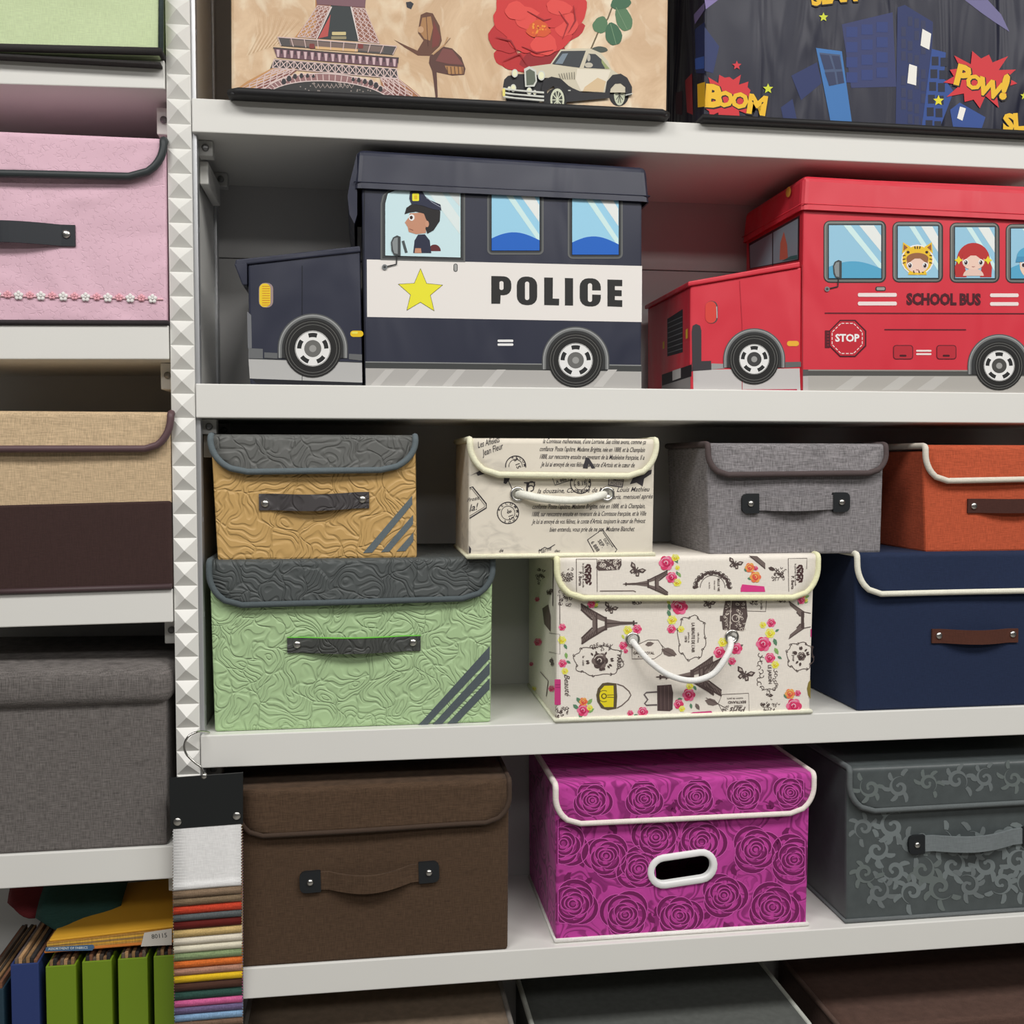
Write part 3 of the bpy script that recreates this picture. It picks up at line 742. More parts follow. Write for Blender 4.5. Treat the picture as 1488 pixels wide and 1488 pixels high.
# pink box
Y = 0.0; EF[0] = 0.85
PK = crackle(C(214, 178, 193))
P = onboard(1, [(-150, 468), (243, 471), (241, 209), (-150, 205)], Y)
r = rawbox('storage_box', 'pink textured box with black edging and a lace flower trim', P, Y, 0.26, PK)
flap_lid(r, P[3].x-.003, P[2].x-0.002, P[2].z+0.004, Y, 0.262, W(0, 258, Y).z, W(241, 260, Y).z, 0.045, 0.048, PK, vinyl(C(48, 54, 56), 0.5, 0), 0.0055)
tube('base_piping', [P[0]+Vector((0, .25, .003)), P[0]+Vector((0, -.001, .003)), P[1]+Vector((0, -.001, .003)), P[1]+Vector((0, .25, .003))], 0.0038, fine_cloth(C(50, 46, 48), 0), r)
h = strap(r, (-95, 338), (110, 343), Y, 0.0285, vinyl(C(34, 38, 44), 0.45, 0), 0.013, -0.001, end=0.1)
for x, y in ((97, 341), (-82, 338)): p = W(x, y, Y); rivet(p.x, Y-0.003, p.z, h, 0.0058)
def flower_mesh(name, mat, n=5, r=0.0062):
    bm = bmesh.new()
    for k in range(n+1):
        an = 2*pi*k/n+pi/2; cx, cz, rr = (r*0.62*math.cos(an), r*0.62*math.sin(an), r*0.5) if k < n else (0, 0, r*0.3)
        g = bmesh.ops.create_icosphere(bm, subdivisions=1, radius=rr); bmesh.ops.scale(bm, verts=g['verts'], vec=(1, 0.35, 1)); bmesh.ops.translate(bm, verts=g['verts'], vec=(cx, -0.001 if k < n else -0.002, cz))
    me = bpy.data.meshes.new(name); bm.to_mesh(me); bm.free(); me.materials.append(mat)
    for p in me.polygons: p.use_smooth = True
    return me
fw = flower_mesh('lace_flower', fine_cloth(C(232, 222, 220), 0)); fp = flower_mesh('lace_flower', fine_cloth(C(236, 165, 175), 0), 5, 0.0050)
for k in range(24):
    x = 222-k*16.2; y = 434.5-k*0.4
    p = W(x, y+(0 if k % 2 == 0 else -1), Y)
    o = bpy.data.objects.new('lace_flower', fw if k % 2 == 0 else fp); COL.objects.link(o); o.parent = r; o.location = p+Vector((0, -0.001, 0))-origin(r)
tube('lace_cord', [W(-140, 427, Y-.0008), W(0, 430, Y-.0008), W(120, 432, Y-.0008), W(237, 435, Y-.0008)], 0.0013, fine_cloth(C(236, 178, 186), 0), r, 6)
# beige and dark brown box
Y = 0.0; EF[0] = 0.78
P = onboard(2, [(-140, 866), (250, 857), (247, 605), (-140, 603)], Y)
r = rawbox('storage_box', 'beige linen box with a dark brown lower half and plum edging', P, Y, 0.26, linen(C(178, 156, 126), 0.28))
zl, zr = W(P and 0, 733, Y).z, W(247, 726.5, Y).z; d = 0.0012
q = [Vector((P[0].x-d, Y-d, P[0].z)), Vector((P[1].x+d, Y-d, P[1].z)), Vector((P[1].x+d-0.0007, Y-d, zr)), Vector((P[0].x-d, Y-d, zl-(zr-zl)*0.6))]
hexa('lower_panel', q, 0.26+2*d, fine_cloth(C(56, 40, 38), 0.2), r, 0.004, label='dark brown cloth lower half')
flap_lid(r, P[3].x-.003, P[2].x+0.002, P[2].z+0.004, Y, 0.262, W(0, 653, Y).z, W(247, 652, Y).z, 0.034, 0.045, linen(C(178, 156, 126), 0.28), vinyl(C(84, 62, 66), 0.5, 0), 0.0052)
tube('base_piping', [P[0]+Vector((0, -.002, .004)), P[1]+Vector((0, -.002, .004))], 0.0042, vinyl(C(66, 50, 52), 0.5, 0), r)
# grey storage stool
Y = 0.004; EF[0] = 0.70
GO = linen(C(90, 86, 84), 0.45, 1.0, 0.2)
P = onboard(3, [(-140, 1247), (243, 1231), (242, 1015), (-140, 1022)], Y)
r = rawbox('storage_stool', 'dark grey linen storage stool with a padded overhanging lid', P, Y, 0.26, GO)
q = [W(-150, 1040, Y-.012), W(249, 1026, Y-.012), W(249, 967, Y-.012), W(-150, 972, Y-.012)]
bm = hexa_bm(q, 0.275, 0.020, 5); o = bm_out('padded_lid', bm, GO, r, True)

# ------------------------------------------------------------------ files and fabric books, lower left
EF[0] = 0.62
LF = H-1.12
def folder(label, x0, x1, ytop, Y, col, lean=0.0, group=None):
    A, B = W(x0, ytop, Y), W(x1, ytop, Y); zt = A.z; e = Vector((lean, 0, 0))
    r = thing('lever_file', label, 'file', Vector(((A.x+B.x)/2, Y, LF)), group)
    q = [Vector((A.x, Y, LF)), Vector((B.x, Y, LF)), Vector((B.x, Y, zt))+e, Vector((A.x, Y, zt))+e]
    m = vinyl(col, 0.4, 0.1); wd = B.x-A.x
    hexa('spine', q, 0.003, m, r, 0.001)
    hexa('cover', [q[0]+Vector((0, .003, 0)), q[0]+Vector((.003, .003, 0)), q[3]+Vector((.003, .003, 0)), q[3]+Vector((0, .003, 0))], 0.21, m, r, 0.0008)
    hexa('cover', [q[1]+Vector((-.003, .003, 0)), q[1]+Vector((0, .003, 0)), q[2]+Vector((0, .003, 0)), q[2]+Vector((-.003, .003, 0))], 0.21, m, r, 0.0008)
    n = max(5, int(wd/0.0055)); pal = [(120, 92, 62), (64, 56, 48), (150, 118, 84), (88, 76, 66), (104, 70, 52), (40, 38, 38)]
    for k in range(n):
        xa = A.x+0.0035+(wd-0.007)*k/n; c = pal[(k*5+int(x0)) % 6]; dz = 0.003*math.sin(k*2.3)
        box('fabric_leaf', xa+lean, xa+(wd-0.007)/n-0.0006+lean, Y+0.008, Y+0.2, LF+0.004, zt+0.0035+dz, linen(C(*c), 0.3, 1.0, 0.0), r, 0.0)
GRN = C(98, 122, 24, 0.68)
g = 'green fabric files on the bottom left shelf'
for x0, x1, yt, lb in ((66, 110, 1405, 'bright green upright file standing next to the navy blue file'), (119, 162, 1398, 'second bright green upright file from the navy blue file'),
                       (171, 214, 1394, 'third bright green upright file from the navy blue file'), (223, 262, 1390, 'bright green upright file partly behind the fabric swatches')):
    folder(lb, x0, x1, yt, 0.03, GRN, 0.0, g)
folder('navy blue upright file beside the green files', 15, 56, 1402, 0.03, C(34, 48, 92))
folder('dark teal upright file beside the navy file', -38, 5, 1440, 0.03, C(28, 48, 60))
# yellow fabric book lying on the files
zt = W(140, 1388, 0.035).z+0.0075
A, B = W(64, 1380, 0.035), W(262, 1380, 0.035)
r = thing('fabric_book', 'yellow fabric sample book lying on the green files', 'book', Vector(((A.x+B.x)/2, 0.035, zt)))
YB = flat(C(176, 132, 40), 0.5)
hexa('cover', [Vector((A.x, .035, zt)), Vector((B.x, .035, zt+.004)), Vector((B.x, .035, zt+.007)), Vector((A.x, .035, zt+.003))], 0.19, flat(C(160, 96, 40)), r, 0.0008)
hexa('cover', [Vector((A.x+.006, .04, zt+.014)), Vector((B.x, .04, zt+.024)), Vector((B.x, .04, zt+.027)), Vector((A.x+.006, .04, zt+.017))], 0.185, YB, r, 0.0008)
for k in range(5):
    c = [(150, 118, 60), (170, 130, 50), (120, 96, 60), (180, 140, 56), (140, 104, 48)][k]; za = .0032+k*.0021; zc = .0072+k*.0033
    hexa('fabric_leaf', [Vector((A.x+.003, .038, zt+za)), Vector((B.x-.002, .038, zt+zc)), Vector((B.x-.002, .038, zt+zc+.003)), Vector((A.x+.003, .038, zt+za+.0019))], 0.18, linen(C(*c), .3, 1, 0), r, 0)
a = Art(0.0345, e=0.62); a.z(0, 1188, 4.96); a.poly([(330, 935), (670, 915), (682, 935), (665, 958), (325, 965)], (58, 84, 112)); a.text('ASSORTMENT OF FABRICS', 490, 950, 24, (190, 205, 214), 1, -2); a.done('label_strip', r, 'blue label strip')
a = Art(0.0345, e=0.62); a.z(0, 1188, 4.96); a.poly([(1040, 830), (1238, 800), (1238, 918), (1015, 930)], (170, 165, 158)); a.text('80115', 1150, 868, 46, (60, 60, 60), 1, -6, 0.01); a.done('paper_tag', r, 'white paper tag')
# loose sheets and cloths lying behind and over the book
def cloth(name, label, cat, pts, mat, Y0, Y1, rise):
    n = 10; V = []; F = []; th = 0.0025
    (xl, yl), (xr, yr) = pts
    A, B = W(xl, yl, Y0), W(xr, yr, Y0)
    for i in range(n+1):
        for j in range(n+1):
            u, v = i/n, j/n
            edge = 0.25*(1-v)*abs(2*u-1)**2
            V.append(Vector((A.x+(B.x-A.x)*u, Y0+(Y1-Y0)*(v*(1-edge)+edge), A.z+(B.z-A.z)*u+rise*v**0.8+0.004*math.sin(7*u+3*v))))
    for i in range(n):
        for j in range(n): F.append((i*(n+1)+j, (i+1)*(n+1)+j, (i+1)*(n+1)+j+1, i*(n+1)+j+1))
    o = mesh(name, V, F, mat, None, True)
    md = o.modifiers.new('thick', 'SOLIDIFY'); md.thickness = th
    return tag(o, label, cat)
cloth('fabric_sheet', 'dark teal fabric sheet draped over the yellow sample book', 'cloth', ((38, 1352), (162, 1362)), linen(C(34, 60, 56), 0.15, 1, 0.1), 0.07, 0.24, 0.05)
cloth('fabric_sheet', 'dusty pink fabric sheet on the yellow sample book', 'cloth', ((120, 1364), (182, 1366)), fine_cloth(C(170, 120, 120), 0.1), 0.06, 0.2, 0.012)
cloth('fabric_sheet', 'dark red fabric sheet behind the teal sheet', 'cloth', ((0, 1325), (70, 1335)), fine_cloth(C(86, 30, 34), 0.1), 0.12, 0.25, 0.06)

# ------------------------------------------------------------------ fabric swatch hanger
EF[0] = 0.95
YS = -0.022
r = thing('swatch_hanger', 'black swatch hanger with a steel hook and rows of coloured fabric samples', 'swatch card', Vector((W(300, 1488, YS).x, YS, W(300, 1560, YS).z)))
card = plate('header_card', [(246, 1131), (353, 1123), (353, 1197), (248, 1205)], YS, 0.003, vinyl(C(24, 27, 28), 0.5, 0), r, label='black header card')
for x, y in ((258, 1194), (344, 1185.5)): p = W(x, y, YS-.003); lathe('rivet', (p.x, YS-.003, p.z), [(0.0055, -0.001), (0.0055, 0.001), (0.0048, 0.0018), (0, 0.002)], METAL, card, 16)
hk = smooth_path([W(296, 1127, YS-.0015), W(292, 1115, YS-.0015), W(283, 1108, YS-.0015), W(271, 1096, YS-.0015), W(268, 1083, YS-.0015), W(274, 1070, YS-.001), W(287, 1063.5, YS+.006), W(299, 1063.5, 0.004), W(304, 1065, 0.01)], 8)
tube('hook', hk, 0.0016, STEEL, r, 8, label='bent steel wire hook')
lathe('hook_ferrule', W(296.5, 1128, YS-.002), [(0.004, -0.003), (0.004, 0.001), (0.002, 0.0018), (0, 0.0018)], METAL, r, 12)
SW = [(1290, (250, 249, 248), 0), (1302, (128, 108, 88), 1), (1313, (122, 104, 82), 1), (1325, (190, 66, 44), 1), (1335, (90, 96, 98), 1), (1347, (92, 26, 22), 0), (1358.5, (196, 168, 112), 1), (1370, (222, 214, 196), 0), (1381, (222, 216, 194), 0), (1392.5, (128, 146, 106), 1), (1403.5, (208, 108, 48), 1), (1414, (172, 128, 108), 1), (1424.5, (230, 190, 40), 0), (1437, (74, 48, 38), 0), (1449.5, (46, 76, 68), 1), (1460, (206, 100, 150), 1), (1470.5, (108, 96, 132), 1), (1481, (130, 164, 198), 1), (1492, (116, 92, 76), 1), (1503, (160, 140, 120), 1), (1514, (70, 84, 96), 1)]
def swatch(k, yb, col, wv):
    y0 = YS-0.003+0.0006+0.0011*k; ytop = 1199+0.0*k; x0, x1 = 250.5+k*0.15, 351.5+k*0.1; sl = -0.085
    n = max(6, int((yb-ytop)/4.2)); V = []; F = []
    for i in range(2*n+1):
        t = i/(2*n); yy = ytop+(yb-ytop)*t; zz = 1.9 if i % 2 else -0.3
        bulge = -0.0035*math.exp(-((yb-yy-5)/5.0)**2)                     # lower edge curls forward a little
        bulge *= 1.0 if k else 0.5
        for j, u in enumerate((0, .25, .5, .75, 1)):
            x = x0+zz+(x1-x0-2*zz)*u if j in (0, 4) else x0+(x1-x0)*u
            V.append(W(x, yy+(x-250)*sl+5, y0+bulge))
    for i in range(2*n):
        for j in range(4): F.append((i*5+j, (i+1)*5+j, (i+1)*5+j+1, i*5+j+1))
    c = C(*col); o = mesh('swatch', V, F, linen(c, 0.3, 1.2, 0.0) if wv else fine_cloth(c, 0.1), r, True)
    md = o.modifiers.new('thick', 'SOLIDIFY'); md.thickness = 0.0007; md.offset = -1
for k, (yb, c, wv) in enumerate(SW): swatch(k, yb, c, wv)

# ------------------------------------------------------------------ the two toy bus boxes
EF[0] = 0.86
def wheel(root, cx, cy, rt, ra, rr, Y, hub, e=0.86):
    a = Art(Y, base=0.0008, e=e)
    for r0, c in ((ra, (84, 86, 88)), (ra*0.965, (150, 152, 152)), (ra*0.93, (112, 114, 114)), (ra*0.88, (52, 53, 54))):
        a.ell(cx, cy, r0, r0, c, n=28, a0=180, a1=360); a.poly([(cx-r0, cy-0.1), (cx+r0, cy-0.1), (cx+r0, cy+ra*0.27), (cx-r0, cy+ra*0.27)], c); a.L += 1
    a.ell(cx, cy, rt, rt, (36, 36, 36), n=36); a.L += 1
    for q in (0.93, 0.83): a.arc(cx, cy, rt*q, 0.7, (104, 104, 102), n=36)
    a.L += 1; a.ell(cx, cy, rr, rr, (225, 225, 224), n=32); a.L += 1; a.arc(cx, cy, rr*0.97, 0.7, (120, 120, 120), n=32)
    for k in range(5):
        an = -90+72*k
        a.line([(cx+rr*.76*math.cos(math.radians(an+d)), cy+rr*.76*math.sin(math.radians(an+d))) for d in (-18, -9, 0, 9, 18)], rr*0.24, (40, 41, 42))
    a.ell(cx, cy, rr*0.48, rr*0.48, hub, n=24); a.L += 1; a.ell(cx, cy, rr*0.2, rr*0.2, (150, 150, 148), n=16)
    a.done('wheel_print', root)
def roof(root, P, over, zl, mat, Y, depth, left=None):
    "soft box lid: flat top with skirts that hang and flare over the body"
    x0, x1, zt = P[3].x-over, P[2].x+over, P[2].z; zt2 = P[3].z; f = 0.004; bm = bmesh.new()
    ya, yb = Y-over, Y+depth+over
    top = [bm.verts.new(v) for v in ((x0, ya, zt2), (x1, ya, zt), (x1, yb, zt), (x0, yb, zt2))]
    lo = [bm.verts.new(v) for v in ((x0-f, ya-f, zl[0]), (x1+f, ya-f, zl[1]), (x1+f, yb+f, zl[1]), (x0-f, yb+f, zl[0]))]
    inn = [bm.verts.new(v) for v in ((x0-f+.003, ya-f+.003, zl[0]), (x1+f-.003, ya-f+.003, zl[1]), (x1+f-.003, yb+f-.003, zl[1]), (x0-f+.003, yb+f-.003, zl[0]))]
    bm.faces.new(top)
    for i in range(4):
        j = (i+1) % 4; bm.faces.new((top[i], lo[i], lo[j], top[j])); bm.faces.new((lo[i], inn[i], inn[j], lo[j]))
    es = [e for e in bm.edges if all(v in top for v in e.verts)] + [e for i in range(4) for e in bm.edges if set(e.verts) == {top[i], lo[i]}]
    bmesh.ops.bevel(bm, geom=es, offset=0.010, segments=3, affect='EDGES', profile=0.5)
    o = bm_out('lid', bm, mat, root)
    for p in o.data.polygons: p.use_smooth = False
    g = 0.0085
    tube('lid_seam', [(x0-f, yb, zl[0]+g+.001), (x0-f+.0005, ya-f+.0006, zl[0]+g), (x1+f-.0005, ya-f+.0006, zl[1]+g), (x1+f, yb, zl[1]+g)], 0.0008, mat, o, 6)
    return o
def star5(cx, cy, r): return [(cx+(r if k % 2 == 0 else r*0.45)*math.cos(math.radians(-90+36*k)), cy+(r if k % 2 == 0 else r*0.45)*math.sin(math.radians(-90+36*k))) for k in range(10)]
def mirror(a, L, x, y, k=1.0):
    "printed wing mirror with its arm; x, y is the foot"
    a.line([(x, y), (x+17*k, y-4*k), (x+18*k, y-20*k)], 2.0*k, (40, 42, 44), L); a.ell(x, y, 4*k, 4*k, (120, 124, 126), L+1, n=14); a.ell(x, y, 2*k, 2*k, (60, 62, 64), L+2, n=10)
    a.poly([(x+10*k, y-24*k), (x+9*k, y-36*k), (x+12*k, y-43*k), (x+18*k, y-46*k), (x+23*k, y-44*k), (x+23*k, y-16*k), (x+13*k, y-18*k)], (66, 70, 72), L+1)
    a.poly([(x+12*k, y-26*k), (x+11*k, y-36*k), (x+14*k, y-42*k), (x+19*k, y-43*k), (x+19*k, y-19*k), (x+14*k, y-20*k)], (132, 138, 140), L+2)

# police bus
ZMIN[0] = ZB+0.0004
Y = 0.006; DPB = 0.235
NV = NVL = vinyl(C(44, 47, 63), 0.4, 0.35)
P = [W(530, 562, Y), W(932, 566, Y), W(938, 242, Y), W(520, 216, Y)]
P[0].z = P[1].z = ZB; P[0].x = W(530, 560, Y).x
r = thing('toy_bus_box', 'navy police bus storage box with a white band and a yellow star', 'storage box', Vector((W(650, 562, Y).x, Y, ZB)))
Bq = [P[0], P[1], Vector((W(933, 292, Y).x, Y, P[2].z-0.003)), Vector((W(525, 270, Y).x, Y, P[3].z-0.003))]
hexa('cabin', Bq, DPB, NV, r, 0.003)
roof(r, P, 0.002, (W(520, 273, Y-.006).z, W(938, 293, Y-.006).z), NVL, Y, DPB)
# skirt hanging over the windscreen
xs = W(520, 216, Y).x; z0, z1, z2 = W(516, 222, Y).z, W(506, 285, Y).z, W(513, 325, Y).z
q = [(xs-.001, z0), (W(509, 262, Y).x, W(509, 262, Y).z), (W(505, 288, Y).x, z1), (W(508, 312, Y).x, W(508, 312, Y).z), (W(515, 326, Y).x, z2), (W(519, 312, Y).x, W(519, 312, Y).z), (W(519, 250, Y).x, W(519, 250, Y).z)]
V = [Vector((x, y, z)) for y in (Y-0.001, Y+DPB) for x, z in q]; n = len(q)
F = [tuple(range(n)), tuple(range(2*n-1, n-1, -1))]+[(i, (i+1) % n, n+(i+1) % n, n+i) for i in range(n)]
mesh('windscreen_skirt', V, F, NVL, r)
hq = [W(363, 553, Y), W(527, 558, Y), W(523, 362, Y), W(360, 384, Y)]; hq[0].z = hq[1].z = ZB
hexa('bonnet', hq, DPB, NV, r, 0.003)
q = [W(341, 386, Y-.003), W(524, 366, Y-.003), W(523, 357, Y-.003), W(342, 377, Y-.003)]
lid = hexa('bonnet_lid', q, DPB+0.006, NVL, r, 0.002)
hexa('bonnet_lip', [W(352, 414, Y-.003), W(359, 414, Y-.003), W(359, 381, Y-.003), W(340, 383, Y-.003)], DPB+0.006, NVL, lid, 0.0015)
a = Art(Y)                                                     # paintwork
a.poly([(533, 377), (933, 386.5), (932.5, 468), (533.5, 460.5)], (226, 222, 218), 0)
a.poly([(531, 526), (932, 531), (932, 540), (531, 535)], (64, 66, 66), 0); a.line([(531, 526), (932, 531)], 1.6, (132, 134, 134), 1)
a.poly([(531, 535), (932, 540), (932, 570), (530.5, 566)], (172, 170, 167), 1)
for x in (560, 610, 664, 722, 884): a.poly([(x, 537), (x+13, 537), (x-8, 562), (x-22, 562)], (188, 186, 183), 2)
a.poly([(361, 521), (526, 526.5), (526.5, 556), (363, 550)], (178, 178, 177), 1); a.poly([(361, 506), (382, 507), (382, 521), (361, 521)], (104, 106, 108), 2); a.poly([(384, 512), (403, 513), (403, 521), (384, 520)], (98, 100, 102), 2); a.poly([(507, 514), (526, 515), (526, 524), (507, 522)], (98, 100, 102), 2)
a.line([(361, 521), (526, 526.5)], 1.2, (60, 62, 64), 3); a.poly([(359, 452), (365, 458), (366, 506), (360, 506)], (110, 112, 116), 1)
a.line([(439, 386), (439, 556)], 0.8, (26, 28, 36), 3); a.poly([(366, 551), (526, 556.5), (526, 560), (372, 556)], (32, 33, 38), 2)
a.rect(376, 411, 397, 447, (150, 132, 130), 1, 9); a.rect(377, 412, 393, 446, (238, 196, 44), 2, 7)
for k in range(9): a.line([(381, 416+k*3.4), (392, 416+k*3.4)], 0.9, (206, 130, 40), 3)
a.rect(509, 480.5, 528, 489.5, (222, 186, 34), 1, 4.4); a.rect(511, 482, 520, 485, (244, 220, 90), 2, 1.4)
a.rect(723, 493.5, 746, 497, (230, 230, 230), 1, 1.6); a.rect(723, 499, 746, 502.5, (230, 230, 230), 1, 1.6)
a.rect(659, 383, 665, 395, (60, 62, 62), 1, 3); a.rect(660, 384, 664, 394, (158, 158, 156), 2, 2)
a.line([(530, 268), (528, 380), (531, 562)], 0.9, (24, 26, 34), 3)
a.done('paintwork_print', r)
def glass(a, pts, x0, y0, x1, y1, sky, seat=None, L=1):
    a.poly(pts, sky, L); w_, h_ = x1-x0, y1-y0
    a.poly([(x0+w_*.28, y0+1), (x0+w_*.42, y0+1), (x1-.5, y0+h_*.72), (x1-.5, y0+h_*.86)], (200, 228, 238), L+1)
    a.poly([(x0+w_*.58, y0+1), (x0+w_*.86, y0+1), (x1-.5, y0+h_*.20), (x1-.5, y0+h_*.5)], (222, 226, 224), L+1)
    if seat:
        a.poly([(x0, y1)]+[(x0+w_*k/12, y1-h_*(.18+.14*math.sin(pi*(k+1)/13))) for k in range(13)]+[(x1, y1)], seat, L+2)
for x0, y0, x1, y1 in ((708, 281, 790, 370), (825, 287, 905, 376)):
    a = Art(Y, base=0.0004); a.rect(x0, y0, x1, y1, (98, 100, 100), 0, 7); a.rect(x0+2.5, y0, x1-2.5, y1-2.5, (62, 64, 66), 1, 5)
    a.rect(x0+5.5, y0, x1-4.5, y1-5, (26, 28, 32), 2); glass(a, [(x0+6.5, y0), (x1-6, y0+1), (x1-6, y1-6), (x0+6.5, y1-7)], x0+6.5, y0, x1-6, y1-6, (150, 202, 228), (34, 98, 190), 3); a.done('window_print', r)
a = Art(Y, base=0.0004)
def cab(i): return [(553+i, 378-i), (553+i, 296), (556+i, 284), (564, 277+i*.6), (574, 274+i*.4), (676-i, 277), (676-i, 381-i)]
a.poly(cab(0), (96, 98, 98), 0); a.poly(cab(2.5), (62, 64, 66), 1); a.poly(cab(5.5), (26, 28, 32), 2); a.poly(cab(6.8), (196, 222, 228), 3)
a.poly([(622, 279), (642, 279), (668, 316), (668, 340)], (214, 226, 226), 4); a.poly([(650, 279), (668, 279), (668, 300)], (206, 214, 214), 4)
a.z(280, 180, 3.542)                                           # generic cartoon driver in a peaked cap
a.poly([(1135, 665), (1142, 600), (1160, 570), (1195, 568), (1220, 600), (1228, 665)], (42, 46, 66), 5); a.ell(1245, 655, 32, 34, (96, 40, 44), 4, a0=180, a1=360); a.poly([(1145, 640), (1175, 640), (1178, 665), (1142, 665)], (190, 138, 112), 6); a.line([(1082, 602), (1100, 664)], 14, (74, 82, 84), 5)
a.poly([(1118, 460), (1195, 455), (1205, 500), (1200, 562), (1150, 568), (1112, 556), (1106, 530), (1092, 508), (1112, 480)], (190, 138, 112), 5)
a.poly([(1090, 465), (1100, 432), (1125, 415), (1240, 418), (1275, 450), (1272, 500), (1240, 548), (1208, 566), (1198, 540), (1205, 500), (1190, 462), (1150, 452), (1120, 456)], (38, 36, 38), 6)
a.ell(1206, 515, 10, 17, (198, 146, 120), 7); a.ell(1127, 482, 15, 17, (240, 240, 240), 7); a.ell(1125, 482, 8, 9, (60, 40, 36), 8); a.line([(1115, 540), (1135, 548)], 3, (130, 80, 66), 7)
a.poly([(1115, 385), (1118, 350), (1145, 337), (1180, 345), (1205, 385), (1275, 415), (1280, 445), (1240, 440), (1180, 420), (1125, 412)], (44, 48, 68), 9); a.line([(1200, 375), (1235, 405), (1275, 428)], 3, (150, 156, 170), 10); a.rect(1130, 357, 1165, 397, (238, 220, 50), 10, 6); a.rect(1140, 367, 1156, 387, (216, 180, 40), 11, 4)
a.z(); mirror(a, 12, 559, 388); a.done('driver_window_print', r)
a = Art(Y, base=0.0004); a.poly([(x, y+(x-611)*.02) for x, y in star5(611, 424, 34.5)], (70, 68, 40), 1); a.poly([(x, y+(x-611)*.02) for x, y in star5(611, 424, 33)], (236, 222, 54), 2); a.done('star_print', r, 'yellow five-pointed star')
a = Art(Y, base=0.0004); a.z(600, 200, 3.721); K = (44, 44, 44); Wt = (226, 222, 218); sl = 0.026
a.rect(424, 748, 532, 850, K, 1, 40, sl); a.poly([(424, 748), (480, 749), (472, 898), (424, 898)], K, 1); a.rect(468, 776, 490, 823, Wt, 2, 9, sl)
a.rect(562, 750, 672, 904, K, 1, 46, sl); a.rect(606, 778, 629, 878, Wt, 2, 11, sl)
a.poly([(710, 756), (757, 757), (756, 870), (791, 871), (790, 907), (710, 905)], K, 1)
a.poly([(822, 759), (866, 760), (866, 908), (822, 907)], K, 1)
a.rect(902, 759, 1016, 911, K, 1, 46, sl); a.rect(946, 787, 969, 888, Wt, 2, 11, sl); a.poly([(960, 826), (1018, 827), (1018, 850), (960, 848)], Wt, 2)
a.poly([(1052, 767), (1132, 769), (1132, 803), (1092, 802), (1092, 824), (1129, 825), (1129, 857), (1092, 856), (1092, 878), (1132, 879), (1132, 915), (1052, 912)], K, 1)
a.done('lettering_print', r, 'black word POLICE')
wheel(r, 454.5, 506.5, 42, 51, 26, Y, (104, 104, 102)); wheel(r, 836.5, 523.5, 39.5, 49, 25, Y, (104, 104, 102))

# school bus
Y = 0.006; DPS = 0.235
RD = RDL = vinyl(C(204, 50, 65), 0.4, 0.35)
L1 = W(1168, 254, Y); xe = L1.x+0.405
r = thing('toy_bus_box', 'red school bus storage box with children at its windows', 'storage box', Vector((L1.x+0.1, Y, ZB)))
x0 = W(1166, 420, Y).x; zt = W(1168, 254, Y).z
hexa('cabin', bx(x0, xe, ZB, zt-0.003, Y), DPS, RD, r, 0.003)
roof(r, [None, None, Vector((xe, Y, zt-0.006)), Vector((x0, Y, zt))], 0.002, (W(1168, 304, Y-.006).z, W(1168, 304, Y-.006).z-0.004), RDL, Y, DPS)
hx0 = W(1003, 480, Y).x
hq = [Vector((hx0, Y, ZB)), Vector((x0, Y, ZB)), W(1165, 388, Y), W(1003, 415, Y)]
hexa('bonnet', hq, DPS-0.004, RDL, r, 0.003)
q = [W(1000, 416, Y-.004), W(1163, 388, Y-.004), W(1163, 380, Y-.004), W(1000, 409, Y-.004)]
hexa('bonnet_lid', q, DPS+0.004, RDL, r, 0.002)
a = Art(Y)
a.z(920, 230, 4.133)
a.poly([(360, 1270), (1000, 1262), (1005, 1412), (362, 1412)], (188, 185, 184), 0); a.poly([(470, 1232), (548, 1235), (548, 1262), (470, 1268)], (150, 150, 150), 1); a.poly([(915, 1224), (1008, 1222), (1008, 1252), (915, 1258)], (96, 98, 98), 1)
a.poly([(352, 1040), (358, 1005), (378, 995), (402, 1005), (410, 1035), (410, 1218), (468, 1216), (470, 1270), (356, 1278)], (58, 56, 60), 2); a.poly([(352, 1222), (355, 1278), (345, 1290)], (58, 56, 60), 2)
a.rect(434, 857, 508, 992, (70, 70, 72), 1, 34); a.rect(434, 859, 500, 990, (206, 66, 58), 2, 32); a.line([(502, 890), (504, 960)], 5, (180, 182, 182), 3); a.rect(924, 1097, 996, 1128, (226, 170, 56), 1, 15)
a.line([(640, 735), (655, 1000), (655, 1390)], 3, (166, 40, 54), 3); a.line([(1016, 640), (1018, 1390)], 5, (150, 36, 48), 3); a.poly([(655, 1388), (985, 1386), (985, 1394), (655, 1394)], (170, 40, 70), 2)
a.poly([(1018, 1268), (1062, 1269), (1062, 1306), (1018, 1308)], (84, 84, 84), 0); a.poly([(1018, 1306), (1062, 1305), (1062, 1412), (1020, 1412)], (178, 174, 172), 0)
a.z(1160, 230, 4.134)
a.poly([(60, 1272), (1420, 1276), (1600, 1278), (1600, 1310), (60, 1306)], (80, 80, 78), 1); a.line([(60, 1273), (1600, 1278)], 8, (140, 138, 134), 2); a.poly([(60, 1306), (1600, 1310), (1600, 1414), (60, 1412)], (168, 165, 160), 1)
for x in (330, 610, 820, 1460): a.poly([(x, 1312), (x+90, 1312), (x-10, 1392), (x-110, 1392)], (182, 180, 176), 2)
MR = (92, 30, 40); WB = (232, 214, 212)
a.line([(160, 930), (1600, 934)], 7, MR, 2); a.line([(518, 1029), (1008, 1030)], 7, MR, 2)
for y in (820, 872): a.rect(358, y-11, 592, y+12, WB, 2, 9); a.rect(1152, y-8, 1324, y+14, WB, 2, 9)
for y in (1157, 1177): a.rect(708, y-6, 800, y+5, WB, 2, 5)
